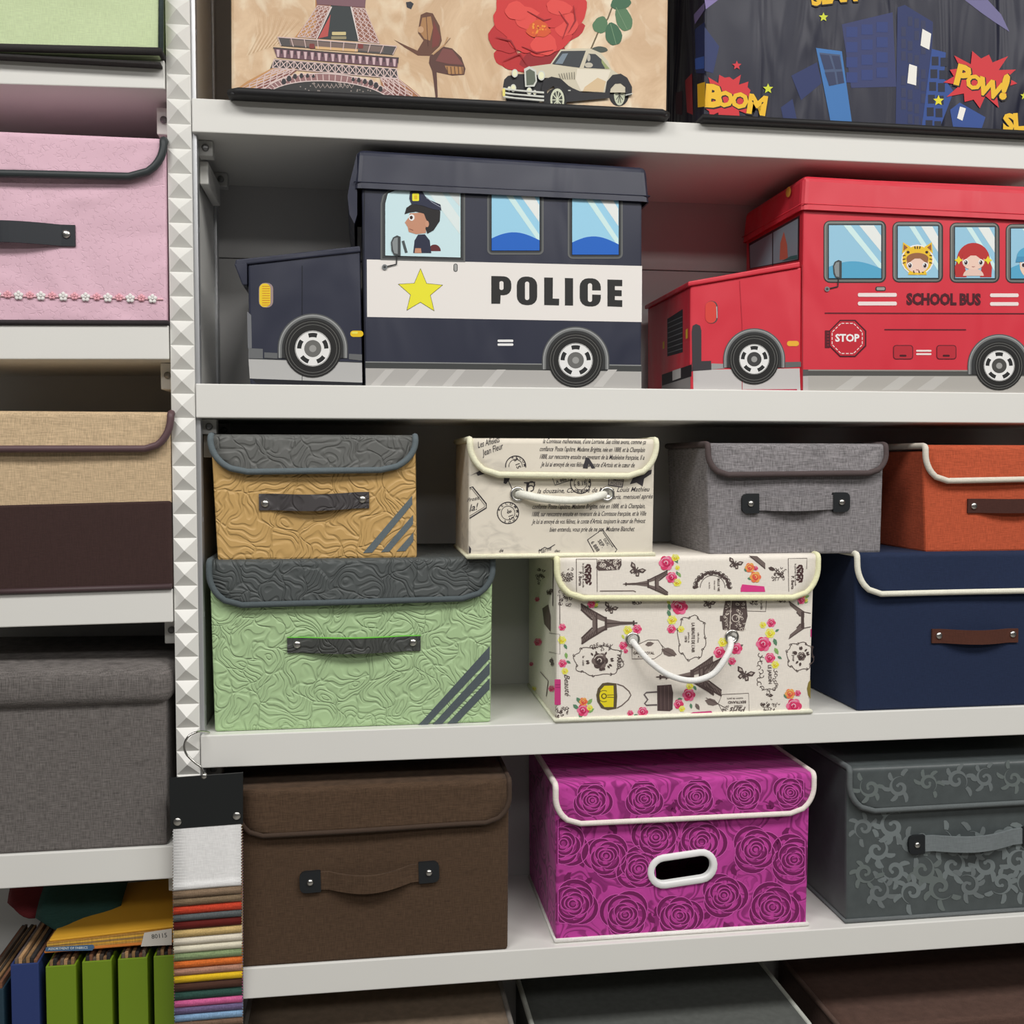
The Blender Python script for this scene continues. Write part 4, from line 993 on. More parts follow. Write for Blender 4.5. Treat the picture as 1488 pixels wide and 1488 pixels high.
for x in (570, 830):
    a.rect(x, 1122, x+120, 1208, MR, 2, 18); a.rect(x+5, 1127, x+115, 1203, (178, 44, 56), 3, 14); a.rect(x+38, 1180, x+80, 1192, (70, 24, 32), 4, 5)
a.rect(464, 770, 526, 797, (58, 58, 58), 2, 10); a.rect(471, 775, 520, 792, (150, 150, 146), 3, 6)
a.done('paintwork_print', r)
a = Art(Y, base=0.0004); a.z(1160, 230, 4.134); a.text('SCHOOL BUS', 873, 878, 92, (74, 26, 36), 1, 0.3, 0.05, 0, 0.80)
a.done('lettering_print', r, 'dark words SCHOOL BUS')
def octo(cx, cy, r_): return [(cx+r_*math.cos(math.radians(22.5+45*k)), cy+r_*math.sin(math.radians(22.5+45*k))) for k in range(8)]
a = Art(Y, base=0.0004); a.z(1160, 230, 4.134); a.rect(160, 1034, 190, 1140, (84, 26, 36), 0, 3)
for k in range(5): a.line([(172, 1050+18*k), (198, 1050+18*k)], 5, (140, 40, 50), 1)
a.poly(octo(297, 1082, 121), (76, 24, 34), 1); a.poly(octo(296, 1082, 112), (186, 40, 54), 2)
o_ = octo(294, 1082, 98)
for k in range(8):
    p, q_ = o_[k], o_[(k+1) % 8]
    for t0 in (0.04, 0.38, 0.72): a.line([(p[0]+(q_[0]-p[0])*t, p[1]+(q_[1]-p[1])*t) for t in (t0, t0+0.23)], 5, (238, 210, 208), 3)
a.text('STOP', 294, 1100, 62, (244, 232, 230), 3, 0, 0.035, 0, 0.97); a.done('stop_sign_print', r, 'red octagon reading STOP')
def face(a, cx, cy, w_, L, hair, tiger):
    S = (236, 196, 180)
    if tiger:
        a.ell(cx, cy-22, 98, 92, (236, 236, 230), L); a.ell(cx, cy-22, 90, 84, (226, 186, 50), L+1)
        for s_ in (-1, 1):
            a.poly([(cx+s_*40, cy-98), (cx+s_*86, cy-128), (cx+s_*92, cy-60)], (226, 186, 50), L+1); a.poly([(cx+s_*58, cy-96), (cx+s_*82, cy-116), (cx+s_*84, cy-76)], (150, 92, 50), L+2)
            a.ell(cx+s_*56, cy-68, 9, 8, (60, 40, 40), L+3)
            for k in range(3): a.line([(cx+s_*72, cy-50+22*k), (cx+s_*88, cy-46+22*k)], 6, (70, 50, 40), L+3)
        for k in (-1, 0, 1): a.line([(cx+16*k, cy-104), (cx+13*k, cy-88)], 7, (80, 56, 40), L+3)
        a.ell(cx, cy+68, 56, 40, (226, 186, 50), L+1, a0=180, a1=360)
        for k in (-24, 8, 30): a.line([(cx+k, cy+42), (cx+k+4, cy+58)], 7, (80, 56, 40), L+2)
    else:
        a.ell(cx, cy-6, 98, 100, hair, L, a0=180, a1=360)
        for s_ in (-1, 1): a.poly([(cx+s_*60, cy-20), (cx+s_*96, cy-4), (cx+s_*112, cy+40), (cx+s_*108, cy+100), (cx+s_*40, cy+100)], hair, L)
        a.ell(cx, cy+92, 62, 44, (220, 190, 178), L+1, a0=180, a1=360)
        for s_ in (-1, 1): a.star(cx+s_*88, cy-2, 26, (238, 206, 50), L+4, rot=0, inner=0.5, n=4)
    a.ell(cx, cy+4, 68, 52, S, L+2)
    a.ell(cx, cy-30, 66, 34, hair, L+3, a0=180, a1=360); a.poly([(cx-66, cy-30), (cx, cy-42), (cx-60, cy+2)], hair, L+3); a.poly([(cx+66, cy-30), (cx, cy-42), (cx+60, cy+2)], hair, L+3)
    for s_ in (-1, 1): a.ell(cx+s_*46, cy+10, 16, 18, (250, 250, 250), L+4, n=14); a.ell(cx+s_*45, cy+12, 10, 13, (58, 40, 44), L+5, n=12); a.ell(cx+s_*44-3, cy+7, 3.5, 4, (250, 250, 250), L+6, n=8)
    a.line([(cx-8, cy+36), (cx, cy+39), (cx+8, cy+36)], 3, (150, 80, 80), L+4)
for i, (x0_, y0_, x1_, y1_) in enumerate(((152, 374, 528, 748), (566, 380, 870, 746), (910, 386, 1210, 748), (1246, 394, 1550, 750))):
    a = Art(Y, base=0.0004); a.z(1160, 230, 4.134)
    a.rect(x0_, y0_, x1_, y1_, (54, 54, 54), 0, 38); a.rect(x0_+6, y0_+6, x1_-10, y1_-8, (132, 134, 130), 1, 32); a.rect(x0_+14, y0_+14, x1_-14, y1_-12, (102, 104, 102), 2, 26); a.rect(x0_+26, y0_+22, x1_-24, y1_-20, (40, 44, 50), 3)
    gx0, gy0, gx1, gy1 = x0_+32, y0_+28, x1_-30, y1_-28
    glass(a, [(gx0, gy0), (gx1, gy0), (gx1, gy1), (gx0, gy1)], gx0, gy0, gx1, gy1, (146, 192, 216), (84, 160, 196) if i in (0, 3) else None, 4)
    if i == 1: face(a, 716, 632, 90, 7, (146, 98, 66), True)
    if i == 2: face(a, 1052, 614, 90, 7, (178, 50, 50), False)
    if i == 3:
        a.ell(1400, 640, 70, 84, (236, 196, 176), 7); a.ell(1400, 590, 86, 62, (84, 160, 196), 8, a0=180, a1=360); a.poly([(1314, 590), (1486, 590), (1480, 620), (1306, 624)], (70, 140, 180), 9); a.ell(1400, 625, 74, 30, (96, 60, 44), 8, a0=180, a1=360)
        for s_ in (-1, 1): a.ell(1392+s_*40, 640, 14, 17, (250, 250, 250), 9); a.ell(1392+s_*40, 642, 9, 12, (58, 40, 44), 10)
    if i == 0: a.z(); mirror(a, 8, 1202, 420, 0.92)
    a.done('window_print', r)
wheel(r, 1096, 522, 36.5, 45, 22, Y, (62, 62, 62)); wheel(r, 1452, 531.5, 35.5, 46, 22.5, Y, (72, 72, 70))
# left-hand faces: windscreen on the cabin, grille and bumper on the bonnet
a = Art(X=x0, base=0.0005); a.z(920, 230, 4.133)
a.poly([(694, 512), (1000, 342), (996, 612), (700, 664)], (58, 40, 46), 0); a.poly([(700, 525), (990, 362), (988, 606), (704, 660)], (134, 160, 172), 1); a.line([(838, 440), (838, 645)], 6, (54, 50, 56), 3)
a.poly([(880, 610), (884, 510), (905, 440), (925, 520), (930, 606)], (190, 110, 90), 2); a.poly([(892, 618), (945, 588), (985, 580), (986, 604)], (60, 110, 110), 3)
a.done('windscreen_print', r)
a = Art(X=hx0, base=0.0005); a.z(920, 230, 4.133)
a.poly([(205, 965), (298, 905), (298, 1165), (205, 1190)], (44, 44, 48), 0)
for k in range(7): a.line([(208, 990+k*30), (296, 950+k*32)], 4, (120, 122, 124), 1)
a.poly([(172, 1340), (344, 1292), (344, 1412), (172, 1412)], (150, 146, 146), 0); a.poly([(172, 1300), (350, 1238), (350, 1310), (174, 1366)], (40, 38, 42), 1); a.poly([(236, 1276), (286, 1260), (286, 1318), (236, 1336)], (196, 194, 192), 2); a.poly([(316, 1030), (328, 1022), (328, 1080), (316, 1086)], (222, 180, 60), 1); a.poly([(178, 1104), (188, 1098), (188, 1140), (178, 1146)], (222, 180, 60), 1)
a.done('grille_print', r)
a = Art(X=x0-0.006, base=0.0012); a.z(920, 230, 4.133); a.ell(932, 202, 15, 32, (200, 150, 60), 0, rot=8); a.done('roof_lamp_print', r)
# ------------------------------------------------------------------ top row: two big printed boxes
EF[0] = 0.93; Y = -0.020; ZMIN[0] = ZA+0.003
BK = vinyl(C(34, 34, 36), 0.6, 0)
P = [W(336, 146, Y), W(969, 181, Y), W(975, -250, Y), W(334, -300, Y)]; P[0].z = P[1].z = ZA; P[2].z = P[3].z = ZA+0.40
r = thing('storage_box', 'beige vintage print box with an iron tower, a red rose and an old car', 'storage box', Vector(((P[0].x+P[1].x)/2, Y, ZA)))
box('base_panel', P[0].x, P[1].x, Y-.003, Y+.27, ZA-.0008, ZA+.003, BK, r, .001)
hexa('body', P, 0.27, mottled(C(198, 164, 128), C(224, 196, 162), C(240, 222, 196)), r, 0.004)
d = Vector((0, 0, 0.0040))
tube('base_binding', [P[0]+Vector((0, .26, 0))+d, P[0]+Vector((-.001, .004, 0))+d, P[0]+Vector((.01, -.003, 0))+d, P[1]+Vector((-.008, -.003, 0))+d, P[1]+Vector((.001, .004, 0))+d, P[1]+Vector((0, .26, 0))+d], 0.0055, BK, r)
flap_lid(r, P[3].x-.003, P[2].x+.003, P[2].z+.004, Y, 0.272, P[2].z-.07, P[2].z-.07, .04, .04, mottled(C(198, 164, 128), C(224, 196, 162), C(240, 222, 196)), BK)
# tower
a = Art(Y); a.z(270, 0, 3.72); e_ = None
BRN = (150, 100, 84); MAU = (128, 94, 102); DK = (62, 60, 64); LT = (214, 190, 186); OCH = (196, 146, 96)
def lattice(a, p00, p10, p11, p01, nu, nv, w_, col, L):
    def b(u, v): return ((p00[0]*(1-u)+p10[0]*u)*(1-v)+(p01[0]*(1-u)+p11[0]*u)*v, (p00[1]*(1-u)+p10[1]*u)*(1-v)+(p01[1]*(1-u)+p11[1]*u)*v)
    for i in range(nu):
        for j in range(nv):
            a.line([b(i/nu, j/nv), b((i+1)/nu, (j+1)/nv)], w_, col, L); a.line([b((i+1)/nu, j/nv), b(i/nu, (j+1)/nv)], w_, col, L)
    for i in range(nu+1): a.line([b(i/nu, 0), b(i/nu, 1)], w_, col, L)
    a.line([p00, p10], w_, col, L); a.line([p01, p11], w_, col, L)
a.poly([(700, -20), (700, 60), (590, 200), (705, 210), (790, 40), (790, -20)], OCH, 0); a.poly([(705, -20), (705, 150), (660, 205), (705, 210), (790, 40)], BRN, 1)
a.poly([(890, -20), (970, -20), (970, 45), (1050, 236), (930, 224), (895, 40)], BRN, 0); a.poly([(788, 20), (897, 25), (932, 224), (705, 208)], (58, 64, 66), 1); a.poly([(783, 78), (768, 196), (715, 208)], (186, 84, 80), 2)
lattice(a, (712, 30), (782, 36), (700, 205), (604, 198), 3, 6, 4, LT, 3); lattice(a, (900, 42), (968, 46), (1046, 234), (934, 222), 3, 6, 4, LT, 3)
a.poly([(700, -20), (975, -20), (968, 40), (712, 24)], MAU, 3)
a.poly([(712, -18), (962, -18), (884, -330), (852, -660), (824, -660), (792, -330)], BRN, 1); lattice(a, (720, -22), (955, -22), (882, -330), (794, -330), 3, 7, 4, LT, 3); lattice(a, (794, -330), (882, -330), (850, -650), (826, -650), 2, 8, 3.5, LT, 3)
for x in (788, 893): a.line([(x, 36), (706 if x < 800 else 934, 212)], 6, (226, 214, 210), 4)
a.rect(790, 172, 866, 190, (206, 190, 140), 3, 4); a.rect(786, 196, 868, 212, (150, 140, 110), 3, 4)
a.poly([(495, 200), (1140, 250), (1122, 296), (515, 247)], (84, 80, 80), 4); a.poly([(560, 212), (1070, 252), (1066, 282), (566, 244)], (122, 104, 98), 5); a.poly([(700, 250), (930, 266), (930, 280), (700, 265)], (216, 178, 130), 6)
for k in range(10): a.line([(497+k*71.5, 201+k*5.5), (515+k*67, 247+k*5.4)], 4, LT, 6)
for x in (682, 945): a.rect(x-14, 236, x+14, 262, (130, 62, 60), 6, 6)
a.line([(495, 200), (1140, 250)], 5, LT, 7); a.line([(472, 258), (1152, 314)], 6, (70, 64, 68), 7)
a.poly([(475, 262), (1150, 316), (1143, 364), (492, 310)], (112, 82, 92), 5)
for k in range(18):
    x = 490+k*37; y = 268+k*2.95; a.poly([(x, y), (x+17, y+1), (x+14, y+40), (x+4, y+40)], (206, 178, 182), 6); a.line([(x+27, y), (x+27, y+22)], 6, (60, 50, 56), 6)
a.poly([(478, 318), (1140, 370), (1150, 425), (600, 372), (455, 372)], (74, 70, 72), 4); lattice(a, (476, 322), (1140, 372), (1148, 424), (468, 366), 18, 1, 4.5, LT, 6)
a.poly([(470, 366), (600, 372), (430, 532), (250, 512), (330, 440)], OCH, 4); a.poly([(560, 372), (600, 380), (430, 532), (330, 522), (420, 440)], (136, 84, 76), 5); lattice(a, (470, 376), (592, 376), (425, 525), (262, 508), 4, 5, 5, LT, 6)
a.poly([(1050, 418), (1150, 425), (1210, 470), (1305, 582), (1112, 566), (1060, 480)], (170, 118, 84), 4); a.poly([(1050, 420), (1140, 430), (1230, 575), (1112, 566)], (130, 80, 74), 5); lattice(a, (1052, 422), (1146, 426), (1300, 580), (1116, 566), 4, 4, 5, LT, 6)
def archp(rx, ry, n=24, cy=552): return [(775+rx*math.cos(pi+pi*k/n), cy+ry*math.sin(pi+pi*k/n)+0.052*rx*math.cos(pi+pi*k/n)) for k in range(n+1)]
a.poly([(p[0], min(p[1], 572)) for p in archp(372, 152)], (150, 112, 112), 7); a.poly(archp(340, 112), (58, 58, 58), 8)
o1, o2 = archp(368, 148, 34), archp(344, 117, 34)
for k in range(35): a.line([o1[k], o2[k]], 5, LT, 9)
a.line(archp(374, 154), 6, (220, 200, 196), 9); a.line(archp(342, 114), 5, (220, 200, 196), 9)
for x, y, s_ in ((530, 440, 17), (558, 424, 17), (590, 412, 15), (625, 408, 14), (658, 408, 12), (690, 410, 10), (905, 428, 12), (935, 432, 14), (968, 440, 15), (1000, 446, 17), (1028, 460, 17), (1052, 480, 16)):
    a.ell(x, y, s_*.8, s_, (58, 56, 60), 10, n=12); a.arc(x, y, s_*.8, 3.5, LT, 180, 360, 11, 10, s_)
random.seed(3)
for k in range(46): x = random.uniform(560, 1000); y = 500+random.uniform(-38, 38)-60*(1-((x-790)/260)**2)*0.3; a.ell(x, y, 4, 4, (150, 140, 134), 9, n=6)
for k in range(9): x = 690+k*24; a.line([(x, 452), (x+14, 476), (x+28, 456)], 4, (160, 146, 140), 9)
a.done('tower_print', r)
# soft wing shapes in the paper and the butterfly
a = Art(Y); a.z(270, 0, 3.72)
a.poly([(1270, 80), (1300, 66), (1335, 72), (1372, 140), (1384, 220), (1372, 250), (1318, 302), (1255, 300), (1185, 258), (1124, 214), (1190, 246), (1252, 274), (1285, 218), (1256, 180), (1258, 150)], (104, 70, 56), 0)
a.poly([(1278, 96), (1325, 88), (1336, 150), (1320, 220), (1290, 210), (1262, 170)], (170, 126, 84), 1); a.poly([(1340, 110), (1376, 200), (1366, 246), (1330, 260)], (122, 62, 56), 1); a.ell(1270, 160, 16, 18, (196, 156, 120), 2); a.line([(1300, 90), (1310, 250)], 3, (84, 52, 44), 2)
a.poly([(1320, 300), (1395, 252), (1440, 262), (1490, 310), (1512, 372), (1505, 404), (1440, 408), (1356, 390), (1362, 524), (1350, 530), (1340, 440), (1332, 385), (1314, 340)], (92, 62, 56), 1); a.poly([(1390, 262), (1440, 270), (1500, 350), (1420, 345), (1350, 330)], (124, 74, 70), 2); a.poly([(1400, 355), (1500, 362), (1500, 400), (1420, 400)], (176, 130, 84), 2)
for k in range(5): a.line([(1412+k*20, 360), (1416+k*20, 400)], 4, (84, 56, 46), 3)
a.line([(1335, 295), (1400, 240), (1416, 200)], 7, (190, 150, 110), 3); a.line([(1400, 240), (1430, 205)], 3, (120, 90, 70), 3); 
a.done('butterfly_print', r); a = Art(Y); a.z(270, 0, 3.72); a.poly([(1190, 12), (1215, 8), (1232, 20), (1218, 50), (1195, 40)], (52, 54, 62), 0); a.done('dark_fleck_print', r); a = Art(Y); a.z(270, 0, 3.72)
for k in range(16):
    x = 330+k*11; a.line([(x, 300-k*4), (x+60, 180), (x+40+k*6, 60+k*3)], 3, (196, 160, 122) if k % 2 else (236, 214, 184), 0, taper=True)
a.done('grass_print', r)
# rose
a = Art(Y); a.z(640, 0, 3.72); R1, R2, R3, R4 = (206, 52, 52), (186, 40, 44), (224, 74, 68), (150, 28, 36)
def blob(a, cx, cy, rx, ry, rot, col, L, wob=0.1, n=22, ph=0.0):
    c, s_ = math.cos(math.radians(rot)), math.sin(math.radians(rot)); p = []
    for k in range(n):
        t = 2*pi*k/n; q = 1+wob*math.sin(3*t+ph)+wob*.5*math.sin(7*t+ph*2); x, y = rx*q*math.cos(t), ry*q*math.sin(t); p.append((cx+x*c-y*s_, cy+x*s_+y*c))
    a.poly(p, col, L)
for i, (cx, cy, rx, ry, ro, co) in enumerate([(360, 310, 70, 60, 30, R2), (640, 190, 140, 60, -20, R2), (720, 60, 66, 110, 10, R1), (470, 330, 130, 55, -10, R2), (560, 300, 130, 60, -20, R4), (360, 190, 95, 100, 20, R2), (430, 40, 140, 110, 10, R1), (620, 20, 120, 90, 0, R1), (380, 110, 90, 90, 0, R1), (600, 225, 120, 62, -30, R1), (440, 220, 80, 60, 30, R1), (680, 130, 60, 70, 20, R3), (470, 95, 80, 60, 20, R3), (600, 90, 80, 60, -20, R1), (560, 240, 70, 60, 0, R3), (410, 60, 60, 50, 20, R3), (640, 40, 70, 40, 10, R3)]):
    blob(a, cx, cy, rx, ry, ro, co, i, 0.07, 24, i*1.3)
blob(a, 530, 158, 62, 46, 0, (214, 84, 40), 18, 0.12); random.seed(5)
for k in range(26): t = random.uniform(0, 6.28); q = random.uniform(0, 1); a.ell(530+50*q*math.cos(t), 156+34*q*math.sin(t), 6, 6, random.choice(((238, 150, 50), (226, 110, 40), (190, 60, 40))), 19, n=8)
for p in ([(340, 330), (430, 290), (470, 350)], [(640, 60), (690, 130), (660, 210)], [(440, 250), (520, 285), (610, 270)], [(300, 200), (380, 220), (430, 300)], [(470, 60), (560, 110), (600, 100)], [(720, 30), (730, 110), (690, 180)]): a.line(p, [3, 9, 2], R4, 19)
G1, G2 = (84, 122, 88), (62, 104, 76)
a.line([(815, 262), (850, 180), (905, 100), (935, 20), (950, -20)], 8, (110, 96, 70), 0); blob(a, 865, 135, 40, 46, 20, G1, 1, 0.06); blob(a, 935, 185, 44, 62, -15, G2, 2, 0.05); blob(a, 990, 100, 42, 72, -20, G1, 1, 0.05); blob(a, 975, 15, 55, 36, -10, G2, 2, 0.05); blob(a, 860, 268, 44, 17, 0, (74, 82, 74), 1, 0.04); a.line([(920, 130), (950, 240)], 3, (120, 150, 116), 3); a.line([(950, 40), (1010, 160)], 3, (120, 150, 116), 3)
a.done('rose_print', r)
# old car
a = Art(Y); a.z(640, 0, 3.72); a.step = 0.00013; IV = (206, 198, 176); IVL = (226, 218, 200); BKK = (40, 40, 44); CH = (206, 208, 200)
a.poly([(345, 430), (365, 410), (420, 400), (560, 400), (580, 520), (500, 575), (400, 575), (360, 560), (338, 470)], BKK, 0)
a.ell(965, 512, 54, 62, (34, 34, 36), 1); a.ell(968, 512, 30, 58, (196, 200, 176), 2)
a.poly([(470, 362), (595, 345), (650, 268), (720, 262), (810, 262), (865, 285), (905, 330), (925, 375), (965, 402), (1005, 430), (1035, 500), (900, 500), (880, 500), (740, 492), (640, 430), (560, 420), (500, 395)], IV, 20)
a.poly([(740, 372), (920, 380), (900, 440), (880, 498), (760, 492), (730, 430)], IVL, 21); a.poly([(780, 470), (850, 420), (895, 440), (880, 498), (770, 492)], (214, 188, 150), 22)
a.poly([(604, 346), (654, 276), (786, 274), (752, 366)], (58, 62, 66), 22); a.poly([(620, 345), (660, 290), (690, 288), (660, 345)], (120, 134, 146), 23); a.poly([(775, 366), (800, 290), (838, 292), (870, 320), (890, 372)], (58, 62, 66), 22); a.poly([(870, 318), (915, 372), (892, 372), (872, 340)], (150, 160, 110), 22); a.ell(802, 352, 22, 14, (190, 184, 168), 24); a.ell(802, 312, 9, 20, (180, 176, 164), 24)
a.poly([(890, 500), (900, 440), (930, 405), (975, 398), (1010, 420), (1036, 470), (1034, 515), (1000, 520), (1000, 470), (975, 450), (945, 452), (920, 480), (912, 530), (680, 552), (660, 560), (600, 440), (570, 420), (640, 425), (700, 470), (770, 500)], BKK, 24)
a.poly([(548, 470), (560, 430), (600, 414), (650, 424), (700, 470), (690, 520), (650, 470), (610, 465), (575, 490), (565, 560), (545, 540)], (30, 30, 34), 25)
for k in range(7): a.line([(640+k*14, 398-k*1.5), (652+k*12, 428)], 4, (130, 126, 112), 25)
a.ell(624, 545, 58, 68, (26, 26, 28), 26); a.ell(632, 540, 38, 62, (206, 210, 186), 27); a.ell(632, 540, 28, 48, (66, 70, 62), 28)
for k in range(10): t = k*pi/5; a.line([(632, 540), (632+30*math.cos(t), 540+52*math.sin(t))], 5, (206, 210, 186), 29)
for k in range(10): t = k*pi/5; a.line([(968, 512), (968+22*math.cos(t), 512+46*math.sin(t))], 4, (70, 72, 64), 3)
a.poly([(452, 372), (480, 358), (518, 378), (522, 440), (508, 468), (458, 470)], CH, 26); a.poly([(462, 385), (482, 372), (510, 388), (514, 438), (502, 458), (466, 462)], (96, 104, 90), 27)
for x, y, q in ((402, 396, 17), (546, 408, 20), (394, 476, 16), (480, 492, 15), (372, 480, 10), (510, 500, 10)): a.ell(x, y, q, q*1.35, CH, 26, n=16); a.ell(x, y, q*.7, q, (232, 232, 196), 27, n=14)
for y in (478, 500, 520): a.line([(340, y), (400, y+10), (560, y+22)], 10, CH, 28); a.line([(340, y+8), (560, y+29)], 3, (90, 90, 84), 29)
a.rect(336, 478, 350, 520, (230, 218, 120), 30, 5); a.rect(690, 486, 704, 492, CH, 30); a.line([(1000, 514), (1040, 505)], 5, CH, 25)
a.done('car_print', r)

# comic box
Y = -0.012
P = [W(1022, 184, Y), W(1660, 214, Y), W(1660, -250, Y), W(1024, -280, Y)]; P[0].z = P[1].z = ZA; P[2].z = P[3].z = ZA+0.40
r = thing('storage_box', 'dark comic print box with night skyscrapers and shout bursts', 'storage box', Vector(((P[0].x+P[1].x)/2, Y, ZA)))
t = NT('night_vinyl', 0.40, 0.32); t.color(C(31, 33, 51))
t.bump(t.noise(1.0, t.scale(t.co, (16, 16, 3.0)), 2, dist=0.7), 0.7, 0.03); t.bump(t.noise(900.0), 0.1, 0.0006)
P[3].x = P[0].x
box('base_panel', P[0].x, P[1].x, Y-.002, Y+.27, ZA-.0008, ZA+.003, BK, r, .001)
hexa('body', P, 0.27, t.m, r, 0.004)
tube('base_binding', [P[0]+Vector((0, .26, .004)), P[0]+Vector((-.001, -.001, .004)), P[1]+Vector((.001, -.001, .004)), P[1]+Vector((0, .26, .004))], 0.005, BK, r)
flap_lid(r, P[3].x-.003, P[2].x+.003, P[2].z+.004, Y, 0.272, P[2].z-.07, P[2].z-.07, .04, .04, t.m, BK)
a = Art(Y); a.z(960, 0, 2.818); B1, B2, B3 = (46, 76, 144), (40, 52, 98), (62, 116, 178)
for p, c, L in (([(180, 110), (240, 190), (215, 300), (180, 290)], B2, 0), ([(535, 310), (640, 255), (660, 340), (575, 410)], B2, 0), ([(492, 440), (540, 405), (560, 500), (505, 512)], B2, 0), ([(742, 100), (950, 50), (965, 355), (780, 360)], (52, 60, 104), 0), ([(962, 530), (970, 30), (1000, 20), (1115, 90), (1100, 540), (975, 528)], B2, 1), ([(636, 196), (742, 210), (785, 522), (698, 520)], B3, 2), ([(1068, 540), (1110, 200), (1168, 215), (1160, 320), (1200, 375), (1140, 540)], B1, 3), ([(1185, 450), (1225, 420), (1330, 480), (1310, 546), (1200, 545)], B1, 2)):
    a.poly(p, c, L); a.done('building_print', r); a = Art(Y); a.z(960, 0, 2.818)
a.poly([(650, 215), (735, 224), (752, 340), (690, 352), (675, 300)], (70, 86, 118), 3)
for p in ([(652, 222), (690, 226), (708, 282), (670, 285)], [(700, 227), (732, 230), (742, 282), (716, 283)], [(672, 296), (712, 294), (720, 346), (690, 352)], [(720, 294), (745, 292), (752, 338), (728, 344)]): a.poly(p, (50, 60, 92), 4)
a.done('building_print', r); a = Art(Y); a.z(960, 0, 2.818)
for i in range(4):
    for j in range(9):
        if (i*3+j) % 4: a.rect(985+i*27, 60+j*50+i*8, 1004+i*27, 98+j*50+i*8, (50, 56, 88), 2)
a.done('window_print', r); a = Art(Y); a.z(960, 0, 2.818)
for i in range(3):
    for j in range(4): a.rect(760+i*62, 110+j*62-i*10, 806+i*62, 152+j*62-i*10, (46, 62, 118), 1)
a.done('window_print', r); a = Art(Y); a.z(960, 0, 2.818)
for i in range(2):
    for j in range(6): a.rect(1110-j*5+i*36, 232+j*52+i*4, 1138-j*5+i*36, 268+j*52+i*4, (36, 40, 58), 4)
a.done('window_print', r); a = Art(Y); a.z(960, 0, 2.818)
for p in ([(1072, 118), (1108, 138), (1100, 204), (1064, 186)], [(1018, 262), (1050, 272), (1046, 350), (1010, 340)], [(1226, 436), (1250, 444), (1236, 494), (1214, 484)]):
    a.poly(p, (234, 232, 226), 5); a.done('lit_window_print', r); a = Art(Y); a.z(960, 0, 2.818)
a.poly([(1245, 0), (1340, 0), (1395, 60), (1428, 130), (1370, 92), (1310, 50)], (112, 108, 150), 1); a.done('light_beam_print', r); a = Art(Y); a.z(960, 0, 2.818); a.poly([(180, 0), (235, 0), (185, 38)], (130, 116, 168), 1); a.done('light_beam_print', r); a = Art(Y); a.z(960, 0, 2.818)
for x, y, q, c in ((667, 70, 20, (206, 214, 60)), (440, 363, 22, (206, 214, 60)), (1138, 412, 23, (226, 214, 50)), (1490, 392, 18, (206, 214, 60)), (312, 268, 20, (206, 56, 66))):
    a.star(x, y, q, c, 6, inner=0.45); a.done('star_print', r); a = Art(Y); a.z(960, 0, 2.818)
def burst(a, cx, cy, rx, ry, n, col, L, rot=0, clip_x=None, inner=.68):
    p = []
    for k in range(2*n):
        t = math.radians(rot)+pi*k/n; q = (1.0 if k % 2 == 0 else inner)*(1+0.12*math.sin(k*2.1)); x = cx+rx*q*math.cos(t)
        if clip_x is not None: x = max(clip_x, x)
        p.append((x, cy+ry*q*math.sin(t)))
    a.poly(p, col, L)
RB, YL = (206, 50, 58), (234, 186, 44)
def word(a, letters, L):
    "fat comic letters with a dark drop edge"
    for ch, x, y, s_, an in letters:
        a.text(ch, x+2, y+3, s_, (34, 28, 30), L, an, 0.085); a.text(ch, x, y, s_, YL, L+1, an, 0.055)
a = Art(Y, base=0.0012); a.z(960, 0, 2.818); burst(a, 272, 400, 116, 96, 17, RB, 0, clip_x=183, inner=.78)
word(a, [('B', 212, 434, 122, 4), ('O', 260, 434, 84, 6), ('O', 320, 440, 84, 8), ('M', 390, 464, 104, 9)], 1); a.done('lettering_print', r, 'yellow word BOOM on a red burst')
a = Art(Y, base=0.0012); a.z(960, 0, 2.818); burst(a, 1310, 325, 152, 118, 13, RB, 0, rot=8, inner=.66)
word(a, [('P', 1226, 346, 112, 14), ('O', 1276, 362, 78, 16), ('W', 1340, 392, 92, 18), ('!', 1400, 400, 132, 12)], 1); a.done('lettering_print', r, 'yellow word POW! on a red burst')
a = Art(Y, base=0.0012); a.z(960, 0, 2.818); word(a, [('S', 1424, 532, 92, 2), ('L', 1468, 530, 92, -4), ('A', 1520, 528, 92, -4), ('M', 1590, 526, 92, -4)], 1); a.done('lettering_print', r, 'yellow comic lettering'); a = Art(Y, base=0.0012); a.z(960, 0, 2.818); word(a, [('S', 640, 18, 84, -8), ('L', 680, 12, 84, -6), ('A', 720, 6, 84, -4), ('M', 776, 2, 84, -4)], 1); a.done('lettering_print', r, 'yellow comic lettering')
X0 = P[0].x
a = Art(X=X0, base=0.0004); a.z(960, 0, 2.818)
for p, c, L in (([(140, 120), (180, 90), (180, 300), (145, 300)], B2, 0), ([(140, 240), (178, 230), (178, 280), (142, 285)], (58, 90, 170), 1), ([(100, 330), (128, 300), (132, 470), (108, 460)], (150, 50, 60), 0), ([(150, 345), (182, 335), (182, 436), (152, 440)], YL, 1), ([(62, 380), (88, 372), (88, 470), (62, 466)], (70, 40, 56), 0), ([(135, 60), (180, 10), (180, 40), (140, 100)], (110, 100, 150), 0)): a.poly(p, c, L)
a.done('side_print', r)

